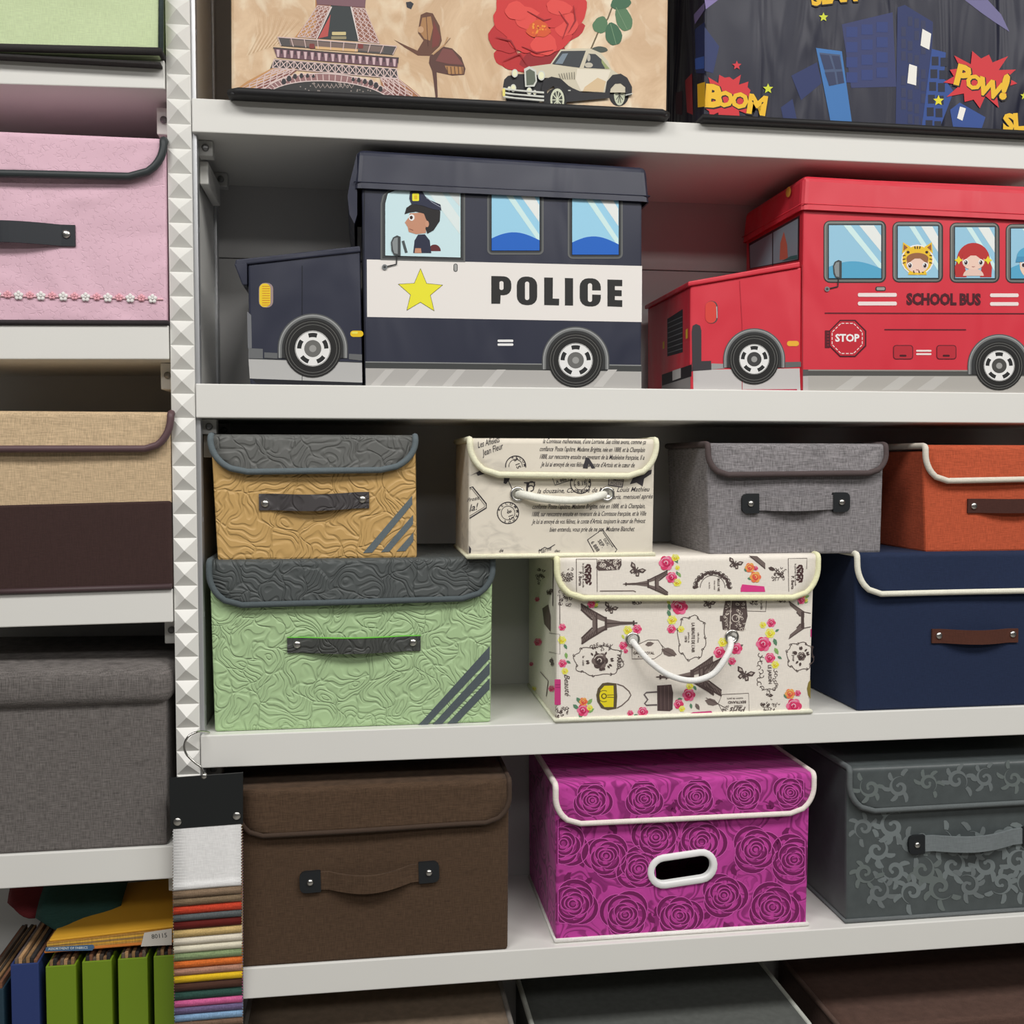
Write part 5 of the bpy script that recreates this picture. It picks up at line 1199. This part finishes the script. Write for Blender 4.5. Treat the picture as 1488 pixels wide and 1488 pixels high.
# ------------------------------------------------------------------ printing on the handwriting box
ZMIN[0] = None
EF[0] = 0.78
r = SCR[0]; Ys = -0.003; INK = (52, 48, 52); INK2 = (84, 78, 82); HS = [(752, 718, 8.5), (882, 718, 8.5)]
a = Art(Ys, e=0.78, holes=HS); a.z(650, 600, 4.509)
ROWS = [(1080, 508, 'née à Paris, Marie Antoine', 1), (960, 520, 'la douzaine, Comtesse', 0), (1180, 556, 'mensuel après', 0), (925, 622, "confiante 'Poste l'apôtre, Madame Brigitte, née en 1888, et la Champlain,", 0), (925, 670, '1888, sur rencontre ensuite en revenant de la Comtesse française, et la Ville', 0), (925, 720, "Je lui ai envoyé de vos félines, le conte d'Artois, toujours le cœur de Prévost", 0), (945, 774, 'bien entendu, vous prie de ne pas, Madame Blanchet', 0)]
a.text("la douzaine, Comtesse de Marne, Louis Mathieu", 955, 520, 44, INK, 1, -1, 0.006, 0.45, 0.86); a.text('Paris, mensuel après', 1205, 562, 42, INK, 1, -1, 0.006, 0.45, 0.8)
for x, y, s_, k in ((925, 626, ROWS[3][2], .54), (925, 675, ROWS[4][2], .52), (925, 724, ROWS[5][2], .51), (945, 776, ROWS[6][2], .56)): a.text(s_, x, y, 44, INK, 1, -0.4, 0.006, 0.5, k*1.06)
a.done('handwriting_print', r); a = Art(Ys, e=0.78, holes=HS); a.z(650, 600, 4.509)
def postmark(a, cx, cy, q, L, t='-8 15', rot=-6):
    a.arc(cx, cy, q, 6, INK, L=L, n=30); a.arc(cx, cy, q*.64, 3.5, INK, L=L, n=24); a.text(t, cx, cy+q*.2, q*.62, INK, L, rot, 0.01, 0, .8)
    for k, ch in enumerate('RECOMMANDE'):
        t_ = math.radians(-160+k*30); a.text(ch, cx+q*.76*math.cos(t_), cy+q*.76*math.sin(t_), q*.34, INK, L, math.degrees(t_)+90, 0.01)
postmark(a, 398, 655, 70, 1, '-8 15', 70); a.done('postmark_print', r); a = Art(Ys, e=0.78, holes=HS); a.z(650, 600, 4.509); postmark(a, 873, 462, 66, 1, '- 8 18', -8); a.done('postmark_print', r); a = Art(Ys, e=0.78, holes=HS); a.z(650, 600, 4.509)
a.line([(680, 402), (706, 474), (820, 436), (805, 402)], 5, INK, 1); a.text('A 888 PO', 772, 446, 30, INK, 1, -18, 0.01); a.done('stamp_print', r); a = Art(Ys, e=0.78, holes=HS); a.z(650, 600, 4.509)
a.poly([(1058, 415), (1160, 425), (1148, 490), (1052, 476)], INK2, 1); a.poly([(1064, 421), (1154, 430), (1143, 483), (1058, 470)], (184, 176, 168), 2); a.text('TIMBRE', 1108, 448, 26, INK2, 3, 5, 0.01); a.text('POSTE', 1106, 472, 26, INK2, 3, 5, 0.01); a.done('stamp_print', r); a = Art(Ys, e=0.78, holes=HS); a.z(650, 600, 4.509)
a.line([(918, 832), (1016, 762), (1112, 896), (1100, 912)], 5, INK, 1); a.line([(918, 832), (962, 912)], 5, INK, 1); a.text('SEP.', 1000, 862, 34, INK, 1, 56, 0.01); a.text('6 888', 960, 880, 34, INK, 1, 56, 0.01); a.line([(1020, 782), (1085, 880)], 4, INK, 1); a.line([(1030, 780), (1094, 876)], 3, INK, 1); a.text('DUC', 1036, 850, 24, INK, 1, 56, 0.01); a.done('stamp_print', r); a = Art(Ys, e=0.78, holes=HS); a.z(650, 600, 4.509)
a.line([(146, 492), (165, 484), (255, 595), (256, 622), (146, 690)], 8, INK, 1); a.line([(148, 502), (160, 496), (244, 602), (244, 616), (146, 676)], 3, INK, 2); a.text('Prosit', 168, 575, 34, INK, 2, -12, 0.004, 0.5); a.text('la!', 170, 640, 62, INK, 2, -14, 0.004, 0.5); a.done('stamp_print', r); a = Art(Ys, e=0.78, holes=HS); a.z(650, 600, 4.509)
for p in ([(148, 412), (215, 378), (300, 376), (240, 400), (200, 412), (190, 396)], [(352, 398), (420, 398), (405, 440), (385, 466), (368, 460), (372, 430)], [(1196, 468), (1230, 398), (1340, 372), (1336, 400), (1290, 430), (1280, 482), (1240, 456)]):
    a.poly(p, (58, 54, 58), 1); a.done('tower_print', r); a = Art(Ys, e=0.78, holes=HS); a.z(650, 600, 4.509)
a.line([(398, 440), (425, 500)], 5, INK, 1); a.line([(512, 462), (525, 455), (522, 522)], 12, INK, 1); a.arc(552, 470, 20, 8, INK, 150, 420, 1, 16); a.arc(548, 494, 18, 7, INK, 200, 460, 1, 14); a.line([(502, 458), (576, 454)], 7, INK, 1)
a.line([(598, 905), (640, 880), (660, 890), (706, 862)], 5, INK, 1); a.text('Marne', 640, 912, 44, INK, 1, -18, 0.0, 0.5, .8); a.text('dec', 718, 912, 26, INK, 1, 0, 0.006, .4); a.text('de', 352, 912, 30, INK, 1, -10, 0.006, .4); a.poly([(142, 868), (156, 890), (154, 918), (142, 918)], INK, 1)
a.done('handwriting_print', r)
a = Art(Ys-0.01078, e=0.78, base=0.0003); a.z(650, 600, 4.509)
for x, y, s_, k in ((962, 198, "la Comtesse malheureuse, d'une Lorraine. Ses côtes avons, comme ça", .52), (948, 250, "confiance 'Poste l'apôtre, Madame Brigitte, née en 1888, et la Champlain", .515), (945, 300, '1888, sur rencontre ensuite en revenant de la Madeleine française, Il a', .53), (920, 350, "Je lui ai envoyé de vos félines, la route d'Artois et le cœur de", .54)): a.text(s_, x, y+3, 44, INK, 1, 0.6, 0.006, 0.5, k*1.04)
a.text('Les Affelets', 272, 210, 58, INK, 1, -16, 0.003, 0.5, .55); a.text('Jean Fleur', 300, 258, 58, INK, 1, -20, 0.003, 0.5, .6)
a.arc(448, 348, 66, 6, INK, 172, 368, 1, 24); a.arc(448, 348, 44, 3.5, INK, 172, 368, 1, 20); a.text('5 15', 446, 335, 40, INK, 1, 70, .01)
for k, ch in enumerate('RECOM'): t_ = math.radians(-110+k*26); a.text(ch, 448+52*math.cos(t_), 348+52*math.sin(t_), 24, INK, 1, math.degrees(t_)+90, 0.01)
a.poly([(908, 290), (930, 298), (970, 362), (946, 364), (926, 330), (920, 364), (888, 362)], (56, 54, 58), 2)
a.done('handwriting_print', r)

# ------------------------------------------------------------------ printing on the flowered box
EF[0] = 0.72
r = FLW[0]; Yf = 0.001; SEP = (74, 62, 60); SEP2 = (104, 92, 88)
def tower(a, bx_, by_, tx, ty, wd, L):
    "small iron tower from base centre to tip"
    ux, uy = tx-bx_, ty-by_; nx_, ny_ = -uy, ux; l = math.hypot(ux, uy); nx_, ny_ = nx_/l*wd, ny_/l*wd
    def m(u, v): return (bx_+ux*u+nx_*v, by_+uy*u+ny_*v)
    for s_ in (-1, 1):
        a.poly([m(0, .5*s_), m(0, .36*s_), m(.12, .20*s_), m(.26, .11*s_), m(.28, .26*s_), m(.12, .38*s_)], SEP2, L)
        a.line([m(0, .5*s_), m(.13, .38*s_), m(.29, .25*s_), m(.44, .13*s_)], wd*.04, SEP, L+1); a.line([m(0, .36*s_), m(.13, .19*s_), m(.2, .1*s_)], wd*.04, SEP, L+1)
        for k in range(5): t = k/5*.24; a.line([m(t, (.5-.8*t)*s_), m(t+.06, (.34-.9*t)*s_)], wd*.022, SEP, L+1)
        a.poly([m(.28, .25*s_), m(.28, .12*s_), m(.42, .05*s_), m(.44, .14*s_)], SEP2, L)
    a.poly([m(.2, .28), m(.2, -.28), m(.26, -.27), m(.26, .27)], SEP2, L); a.poly([m(.26, .29), m(.26, -.29), m(.29, -.28), m(.29, .28)], SEP, L+1); a.poly([m(.42, .17), m(.42, -.17), m(.46, -.16), m(.46, .16)], SEP, L+1)
    a.poly([m(.46, .11), m(.46, -.11), m(.70, -.045), m(.94, -.03), m(.94, .03), m(.70, .045)], SEP2, L+1); a.line([m(.46, 0), m(.94, 0)], wd*.03, SEP, L+2); a.poly([m(.92, .06), m(.92, -.06), m(.95, -.06), m(.95, .06)], SEP, L+2); a.line([m(.94, 0), m(1, 0)], wd*.03, SEP, L+2)
def bfly(a, cx, cy, q, rot, L):
    c, s_ = math.cos(math.radians(rot)), math.sin(math.radians(rot))
    def m(x, y): return (cx+(x*c-y*s_)*q, cy+(x*s_+y*c)*q)
    for d in (-1, 1):
        a.poly([m(0, 0), m(d*.5, -.55), m(d*1.0, -.6), m(d*.85, -.1), m(d*.35, .08)], SEP, L); a.poly([m(0, .05), m(d*.5, .12), m(d*.62, .5), m(d*.3, .65), m(d*.08, .35)], SEP, L)
        a.poly([m(d*.35, -.25), m(d*.6, -.45), m(d*.8, -.45), m(d*.68, -.18)], (168, 158, 150), L+1); a.poly([m(d*.2, .2), m(d*.42, .22), m(d*.45, .45), m(d*.26, .48)], (168, 158, 150), L+1)
    a.line([m(0, -.4), m(0, .5)], q*.12, SEP, L+2)
def rosette(a, cx, cy, q, L, pal=((196, 58, 98), (224, 104, 138), (166, 36, 76), (240, 166, 180))):
    for k in range(6): t = k*pi/3; a.ell(cx+q*.45*math.cos(t), cy+q*.45*math.sin(t), q*.58, q*.5, pal[k % 2], L, rot=math.degrees(t), n=12)
    a.ell(cx, cy, q*.6, q*.52, pal[0], L+1, n=12); a.arc(cx+q*.08, cy, q*.42, q*.14, pal[2], 20, 240, L+2, 10); a.arc(cx-q*.05, cy-q*.05, q*.24, q*.12, pal[3], 180, 420, L+2, 10); a.arc(cx, cy, q*.72, q*.1, pal[3], 200, 300, L+2, 8); a.ell(cx, cy, q*.14, q*.14, pal[2], L+3, n=8)
PALO = ((222, 104, 70), (238, 150, 80), (190, 56, 70), (244, 190, 110)); PALY = ((228, 204, 64), (240, 226, 110), (196, 160, 40), (250, 240, 170))
def leaf(a, cx, cy, l, rot, L, col=(84, 122, 96)):
    c, s_ = math.cos(math.radians(rot)), math.sin(math.radians(rot)); a.poly([(cx+x*l*c-y*l*s_, cy+x*l*s_+y*l*c) for x, y in ((-.5, 0), (-.2, -.24), (.15, -.22), (.5, 0), (.15, .22), (-.2, .24))], col, L)
def spray(a, cx, cy, q, L, rot=0, kind=0):
    c, s_ = math.cos(math.radians(rot)), math.sin(math.radians(rot))
    def m(x, y): return (cx+(x*c-y*s_)*q, cy+(x*s_+y*c)*q)
    for x, y, ro in ((-.9, .1, 30), (.9, .2, -40), (-.2, 1.0, 70), (.6, -.8, -60), (-.7, -.7, 45)): leaf(a, *m(x, y), q*.9, ro+rot, L, (84, 122, 96) if x < 0 else (120, 158, 92))
    rosette(a, *m(0, .35), q*.72, L+1); rosette(a, *m(-.15, -.65), q*.5, L+2, PALO if kind else ((196, 58, 98), (224, 104, 138), (166, 36, 76), (240, 166, 180))); rosette(a, *m(.7, -.1), q*.36, L+1, PALY)
def curls(a, cx, cy, w_, h_, n, L, seed, col=SEP, th=4):
    rn = random.Random(seed)
    for k in range(n):
        x, y = cx+rn.uniform(-.5, .5)*w_, cy+rn.uniform(-.5, .5)*h_; q = rn.uniform(5, 11); a0 = rn.uniform(0, 360)
        a.arc(x, y, q, th, col, a0, a0+rn.uniform(180, 300), L, 8)
        if k % 3 == 0: leaf(a, x+q, y, q*1.8, a0, L, col)
def cartouche(a, cx, cy, w_, h_, L, seed, lines, rot=0, rosehead=False):
    n = 44; p = []
    for k in range(n):
        t = 2*pi*k/n; q = 1+.07*math.sin(8*t); p.append((cx+w_/2*q*math.copysign(abs(math.cos(t))**.8, math.cos(t)), cy+h_/2*q*math.copysign(abs(math.sin(t))**.8, math.sin(t))))
    a.line(p, 5, SEP, L, closed=True)
    for k in range(0, n, 4): a.arc(p[k][0], p[k][1], 9, 4.5, SEP, k*31 % 360, k*31 % 360+240, L, 8)
    if rosehead:
        rosette(a, cx+10, cy, w_*.17, L, (SEP, SEP2, (60, 50, 50), (190, 182, 172))); rn = random.Random(seed)
        for k in range(16): t = rn.uniform(0, 6.28); leaf(a, cx+10+w_*.26*math.cos(t), cy+h_*.30*math.sin(t), 30, math.degrees(t), L, SEP)
    for x, s_, sz in lines: a.text(s_, x, cy, sz, SEP, L, rot, 0.008, 0, .9)
a = Art(Yf, e=0.72, holes=[(919, 929, 7.5), (1063, 925, 7.5)]); a.z(740, 790, 5.316)
tower(a, 556, 620, 990, 612, 310, 1); bfly(a, 780, 500, 56, 25, 1); spray(a, 645, 455, 44, 1, 40, 1); curls(a, 430, 425, 90, 110, 26, 1, 3); curls(a, 975, 440, 80, 50, 16, 1, 4)
a.line([(372, 400), (390, 395), (392, 670)], 5, SEP, 1)
rosette(a, 410, 645, 28, 1); rosette(a, 408, 745, 32, 1, PALY); leaf(a, 435, 795, 46, 60, 1); leaf(a, 440, 865, 50, 80, 1, (120, 158, 92)); rosette(a, 412, 925, 32, 1); rosette(a, 430, 985, 26, 1, PALY); leaf(a, 458, 915, 40, 30, 1)
cartouche(a, 690, 905, 370, 220, 1, 8, [], 0, True); a.text('PARIS', 835, 905, 40, SEP, 2, 90, .03); a.text('le  coin', 565, 905, 26, SEP, 2, 90, .01); curls(a, 710, 800, 160, 60, 20, 1, 9)
a.text('Beauté', 428, 1090, 60, SEP, 2, 88, 0.004, .4)
a.rect(350, 1048, 398, 1246, (176, 56, 112), 1, 6); a.line([(356, 1090), (394, 1090)], 4, (120, 36, 80), 2); a.line([(356, 1110), (394, 1110)], 4, (120, 36, 80), 2)
# yellow handbag, dark case
a.poly([(720, 1078), (760, 1072), (828, 1080), (834, 1180), (828, 1275), (760, 1286), (710, 1270), (680, 1220), (672, 1170), (684, 1120)], (84, 74, 56), 1); a.poly([(735, 1098), (805, 1096), (808, 1180), (805, 1262), (735, 1262), (704, 1225), (696, 1175), (706, 1130)], (208, 192, 36), 2)
a.arc(732, 1178, 44, 5, (84, 74, 40), 60, 300, 3, 20); a.ell(732, 1178, 22, 22, (84, 74, 40), 3); a.ell(732, 1178, 14, 14, (208, 192, 36), 4); a.line([(755, 1170), (825, 1168)], 5, (84, 74, 40), 3); a.line([(755, 1186), (825, 1188)], 5, (84, 74, 40), 3)
a.line([(832, 1084), (880, 1100), (925, 1140), (940, 1170), (920, 1205), (870, 1250), (832, 1270)], 9, SEP2, 1)
a.poly([(1142, 1096), (1252, 1088), (1266, 1150), (1262, 1280), (1240, 1294), (1145, 1290)], (72, 58, 58), 1)
for x in (1170, 1200, 1230): a.line([(x, 1100), (x+2, 1285)], 3, (110, 92, 88), 2)
a.line([(1142, 1145), (1060, 1150), (1042, 1165), (1070, 1205), (1046, 1235), (1060, 1248), (1142, 1245)], 12, (96, 88, 88), 1)
spray(a, 575, 1265, 66, 1, 10, 1); rosette(a, 1032, 1300, 40, 2); rosette(a, 935, 1310, 24, 2); leaf(a, 985, 1330, 50, 20, 1); rosette(a, 1000, 1345, 24, 2); curls(a, 410, 1310, 90, 90, 24, 1, 12)
rosette(a, 915, 668, 34, 1, PALY); rosette(a, 988, 660, 36, 1); rosette(a, 880, 788, 32, 1); leaf(a, 880, 720, 40, 60, 1, (180, 190, 80)); rosette(a, 900, 830, 18, 1)
a.line([(948, 800), (1070, 744), (1150, 744), (1186, 800), (1178, 850), (1120, 890), (948, 890)], 4, SEP, 1, closed=True); a.text('GARDE ROYAL', 1040, 855, 30, SEP, 2, 0, .02, 0, .8); a.text('A PARIS', 1030, 880, 22, SEP, 2, 0, .01); leaf(a, 1230, 840, 120, 25, 1, SEP2); a.line([(1185, 820), (1280, 870)], 4, SEP, 2); leaf(a, 1085, 775, 70, -10, 1, SEP2)
tower(a, 1700-60, 1030, 1135, 1030, 290, 1)
rosette(a, 1305, 480, 56, 1); leaf(a, 1235, 540, 60, 70, 1); rosette(a, 1255, 590, 34, 2, PALY); rosette(a, 1252, 662, 32, 2); leaf(a, 1232, 455, 50, 60, 1, (176, 186, 84))
a.z(960, 790, 5.316)
rosette(a, 150, 490, 60, 1); leaf(a, 68, 490, 56, 80, 1); rosette(a, 92, 588, 34, 2, PALY); rosette(a, 84, 660, 34, 2); rosette(a, 158, 660, 26, 2, PALY); bfly(a, 368, 462, 52, 20, 1)
cartouche(a, 240, 725, 210, 330, 1, 21, []); a.text('LA BEAUTE DE L’AIR', 240, 725, 34, SEP, 2, 90, .02, 0, .75); a.text('1878', 186, 735, 26, SEP, 2, 90, .01); a.text('ville d’eau', 285, 725, 20, SEP, 2, 90, .01); a.text('parfums de', 212, 725, 18, SEP, 2, 90, .01); leaf(a, 70, 838, 120, 20, 1, SEP2); a.line([(0, 775), (40, 815)], 3, SEP, 1)
a.poly([(500, 440), (660, 428), (672, 560), (640, 674), (480, 664), (472, 600), (488, 500)], (82, 70, 68), 1); a.rect(458, 556, 480, 600, (82, 70, 68), 1, 4)
a.line([(545, 435), (535, 664)], 5, (196, 188, 178), 2); a.line([(600, 432), (590, 668)], 4, (50, 42, 42), 2); curls(a, 515, 560, 50, 220, 20, 3, 22, (190, 180, 170), 3.5); curls(a, 610, 560, 70, 220, 30, 3, 23, (190, 180, 170), 3.5); a.arc(580, 575, 28, 6, (190, 180, 170), L=4, n=16)
a.line([(668, 520), (812, 524), (818, 430)], 4, SEP, 1); curls(a, 720, 450, 50, 40, 14, 1, 24); a.text('le jardin', 772, 470, 24, SEP, 2, 90, .01)
rosette(a, 480, 762, 36, 1, PALY); rosette(a, 455, 840, 46, 1); rosette(a, 585, 810, 46, 1); rosette(a, 552, 908, 30, 1); leaf(a, 620, 790, 44, -30, 1, SEP2); leaf(a, 535, 930, 40, 60, 1)
bfly(a, 650, 1010, 72, 20, 1)
rosette(a, 790, 628, 26, 1, PALY); rosette(a, 855, 612, 34, 1); rosette(a, 845, 692, 38, 1, PALY); rosette(a, 795, 775, 58, 2); rosette(a, 845, 882, 40, 2); leaf(a, 885, 760, 60, 70, 1); leaf(a, 895, 830, 60, 60, 1, (120, 158, 92)); rosette(a, 885, 935, 30, 2, PALY); leaf(a, 920, 880, 40, 30, 1); leaf(a, 900, 670, 36, -30, 1)
for k in range(9): a.arc(770+14*math.sin(k*1.7), 860+k*32, 16, 5, SEP, k*70, k*70+250, 1, 10); a.arc(885+10*math.sin(k*1.3), 980+k*18, 11, 4.5, SEP, k*90, k*90+250, 1, 8)
a.line([(770, 1100), (790, 1130), (840, 1120), (880, 1130), (895, 1085)], 5, SEP, 1); a.text('LE JARDIN', 832, 1010, 36, SEP, 2, 88, .02, 0, .9); curls(a, 838, 1165, 40, 70, 10, 1, 30); curls(a, 845, 1275, 140, 90, 34, 1, 31)
tower(a, 1010, 590, 1420, 585, 300, 1) if False else None
for s_ in (-1, 1): a.poly([(990, 590+s_*145), (1040, 590+s_*110), (1110, 590+s_*62), (1110, 590+s_*20), (1070, 590+s_*30), (1050, 590+s_*70), (1000, 590+s_*112)], SEP2, 1); a.line([(990, 590+s_*145), (1040, 590+s_*110), (1110, 590+s_*62), (1160, 590+s_*52)], 6, SEP, 2); a.line([(1050, 590+s_*60), (1080, 590+s_*30)], 6, SEP, 2)
a.rect(1085, 525, 1108, 655, SEP, 2); spray(a, 1095, 425, 42, 1, 30, 1); curls(a, 920, 438, 90, 20, 12, 1, 33)
cartouche(a, 1078, 870, 200, 210, 1, 35, [], 0, True); a.text('le jour', 1018, 870, 30, SEP, 2, 90, .01); rosette(a, 1030, 1260-5, 60, 2); rosette(a, 1000, 1160, 40, 2, PALO); leaf(a, 965, 1180, 44, 50, 1); rosette(a, 1060, 1155, 24, 2)
a.poly([(1158, 1050), (1140, 1075), (1130, 1120), (1138, 1170), (1158, 1200)], (120, 106, 50), 1); a.poly([(1166, 660), (1158, 660), (1158, 720), (1166, 720)], (176, 56, 112), 1)
tower(a, 408, 1020, 20, 1030, 300, 1)
rosette(a, 218, 1168, 50, 2); rosette(a, 140, 1240, 38, 2); rosette(a, 225, 1100, 28, 2, PALY); rosette(a, 165, 1275, 24, 3, PALY); leaf(a, 265, 1115, 44, 60, 1); leaf(a, 235, 1255, 44, 80, 1); leaf(a, 285, 1260, 60, 60, 1, SEP2); leaf(a, 150, 1200, 40, 0, 1)
a.poly([(215, 1318), (250, 1302), (390, 1292), (404, 1310), (402, 1336), (215, 1342)], (176, 56, 112), 1)
a.line([(445, 1235), (475, 1165), (680, 1155), (684, 1302), (485, 1310)], 4, SEP, 1, closed=True); a.text('Paris', 600, 1262, 62, SEP, 2, 178, .012, .4); a.text('BERTRAND', 590, 1215, 28, SEP, 2, 178, .02); a.text('maison de paris', 575, 1190, 20, SEP, 2, 178, .01); a.text('CLASSE', 600, 1248, 20, SEP, 2, 178, .02); leaf(a, 395, 1225, 110, 15, 1, SEP2); a.line([(350, 1190), (440, 1235), (520, 1280)], 4, SEP, 2); curls(a, 500, 1270, 40, 40, 6, 1, 40)
a.done('flower_print', r)
a = Art(Yf-0.01078, e=0.72, base=0.0003); a.z(740, 790, 5.316)
curls(a, 445, 240, 90, 90, 26, 1, 51); a.line([(518, 118), (520, 372)], 4, SEP, 1); a.line([(518, 118), (678, 118)], 4, SEP, 1); a.line([(678, 118), (680, 372)], 4, SEP, 1)
for k in range(20): leaf(a, 610+18*math.sin(k*2.4), 165+k*7.5, 34, k*73, 1, (70, 50, 50))
a.text('le journal de la mode', 566, 245, 22, SEP, 1, 90, .01); a.text('P. Berta', 538, 270, 34, SEP, 1, 90, .02)
a.poly([(690, 122), (865, 118), (868, 165), (850, 200), (770, 206), (690, 208), (670, 185)], (82, 70, 68), 1); curls(a, 770, 160, 160, 70, 34, 2, 52, (200, 192, 182), 4); bfly(a, 982, 205, 66, 30, 1)
rosette(a, 1212, 150, 56, 2); rosette(a, 1255, 258, 40, 2); leaf(a, 1290, 130, 50, 60, 1); leaf(a, 1300, 230, 40, 60, 1); rosette(a, 1300, 300, 30, 2, PALY); rosette(a, 1290, 110, 26, 1, PALY); tower(a, 1225, 305, 880, 312, 200, 1); a.line([(700, 366), (960, 364), (978, 372)], 7, SEP2, 1)
a.z(960, 790, 5.316)
rosette(a, 44, 150, 58, 2); leaf(a, 120, 130, 50, 60, 1); leaf(a, 145, 240, 44, 60, 1, (120, 158, 92)); rosette(a, 84, 262, 42, 2); rosette(a, 125, 300, 30, 2, PALY); rosette(a, 110, 108, 28, 2, PALY); rosette(a, 130, 185, 18, 2, PALY)
for k in range(15): t = math.radians(185+k*12.2); leaf(a, 400+128*math.cos(t), 345+120*math.sin(t), 46, k*67, 1, SEP); a.arc(400+138*math.cos(t), 345+128*math.sin(t), 13, 5, SEP, k*50, k*50+240, 1, 8)
a.arc(402, 340, 96, 4, SEP, 180, 360, 1, 24); a.text('BELLE VIE', 440, 318, 24, SEP, 1, 90, .02); a.text('chez nous', 412, 320, 18, SEP, 1, 90, .01); a.text('au bois', 372, 322, 18, SEP, 1, 90, .01)
bfly(a, 575, 155, 58, 20, 1); rosette(a, 690, 185, 38, 2, PALO); rosette(a, 732, 258, 44, 2, PALO); leaf(a, 690, 270, 40, 10, 1); leaf(a, 655, 205, 30, 60, 1); rosette(a, 735, 190, 18, 2)
a.poly([(680, 92), (745, 96), (808, 150), (808, 198), (755, 150)], SEP2, 1); a.line([(690, 96), (808, 192)], 6, SEP, 2); a.poly([(618, 345), (630, 314), (800, 330), (808, 372), (618, 372)], (196, 58, 122), 1); curls(a, 915, 235, 110, 100, 30, 1, 55); leaf(a, 860, 195, 60, 20, 1, SEP)
a.line([(990, 370), (986, 114), (1132, 112), (1128, 195)], 4, SEP, 1)
for k in range(18): leaf(a, 1078+18*math.sin(k*2.4), 170+k*7.2, 34, k*73, 1, (70, 50, 50))
a.text('le journal de la mode', 1036, 240, 20, SEP, 1, 90, .01); a.text('P. Berta', 1010, 300, 32, SEP, 1, 90, .02)
a.done('flower_print', r)
# left-hand side of the flowered box
a = Art(X=FLW[1][0].x, base=0.0006, e=0.72, step=0.0002); a.z(740, 790, 5.316)
curls(a, 240, 250, 60, 120, 18, 1, 61); curls(a, 310, 380, 30, 60, 10, 1, 62); rosette(a, 220, 760, 30, 2); rosette(a, 215, 430, 18, 2); a.poly([(255, 500), (300, 470), (318, 560), (318, 680), (270, 620)], (96, 84, 80), 1); a.line([(308, 690), (390, 700), (392, 855), (306, 835)], 4, SEP, 1); curls(a, 325, 920, 20, 80, 10, 1, 63); rosette(a, 325, 1120, 24, 2); a.line([(240, 990), (300, 1060), (285, 1180)], 6, SEP2, 1); a.line([(340, 100), (335, 480)], 5, SEP, 1); rosette(a, 190, 1120, 18, 2, PALY); rosette(a, 170, 930, 16, 2)
a.done('side_print', r)
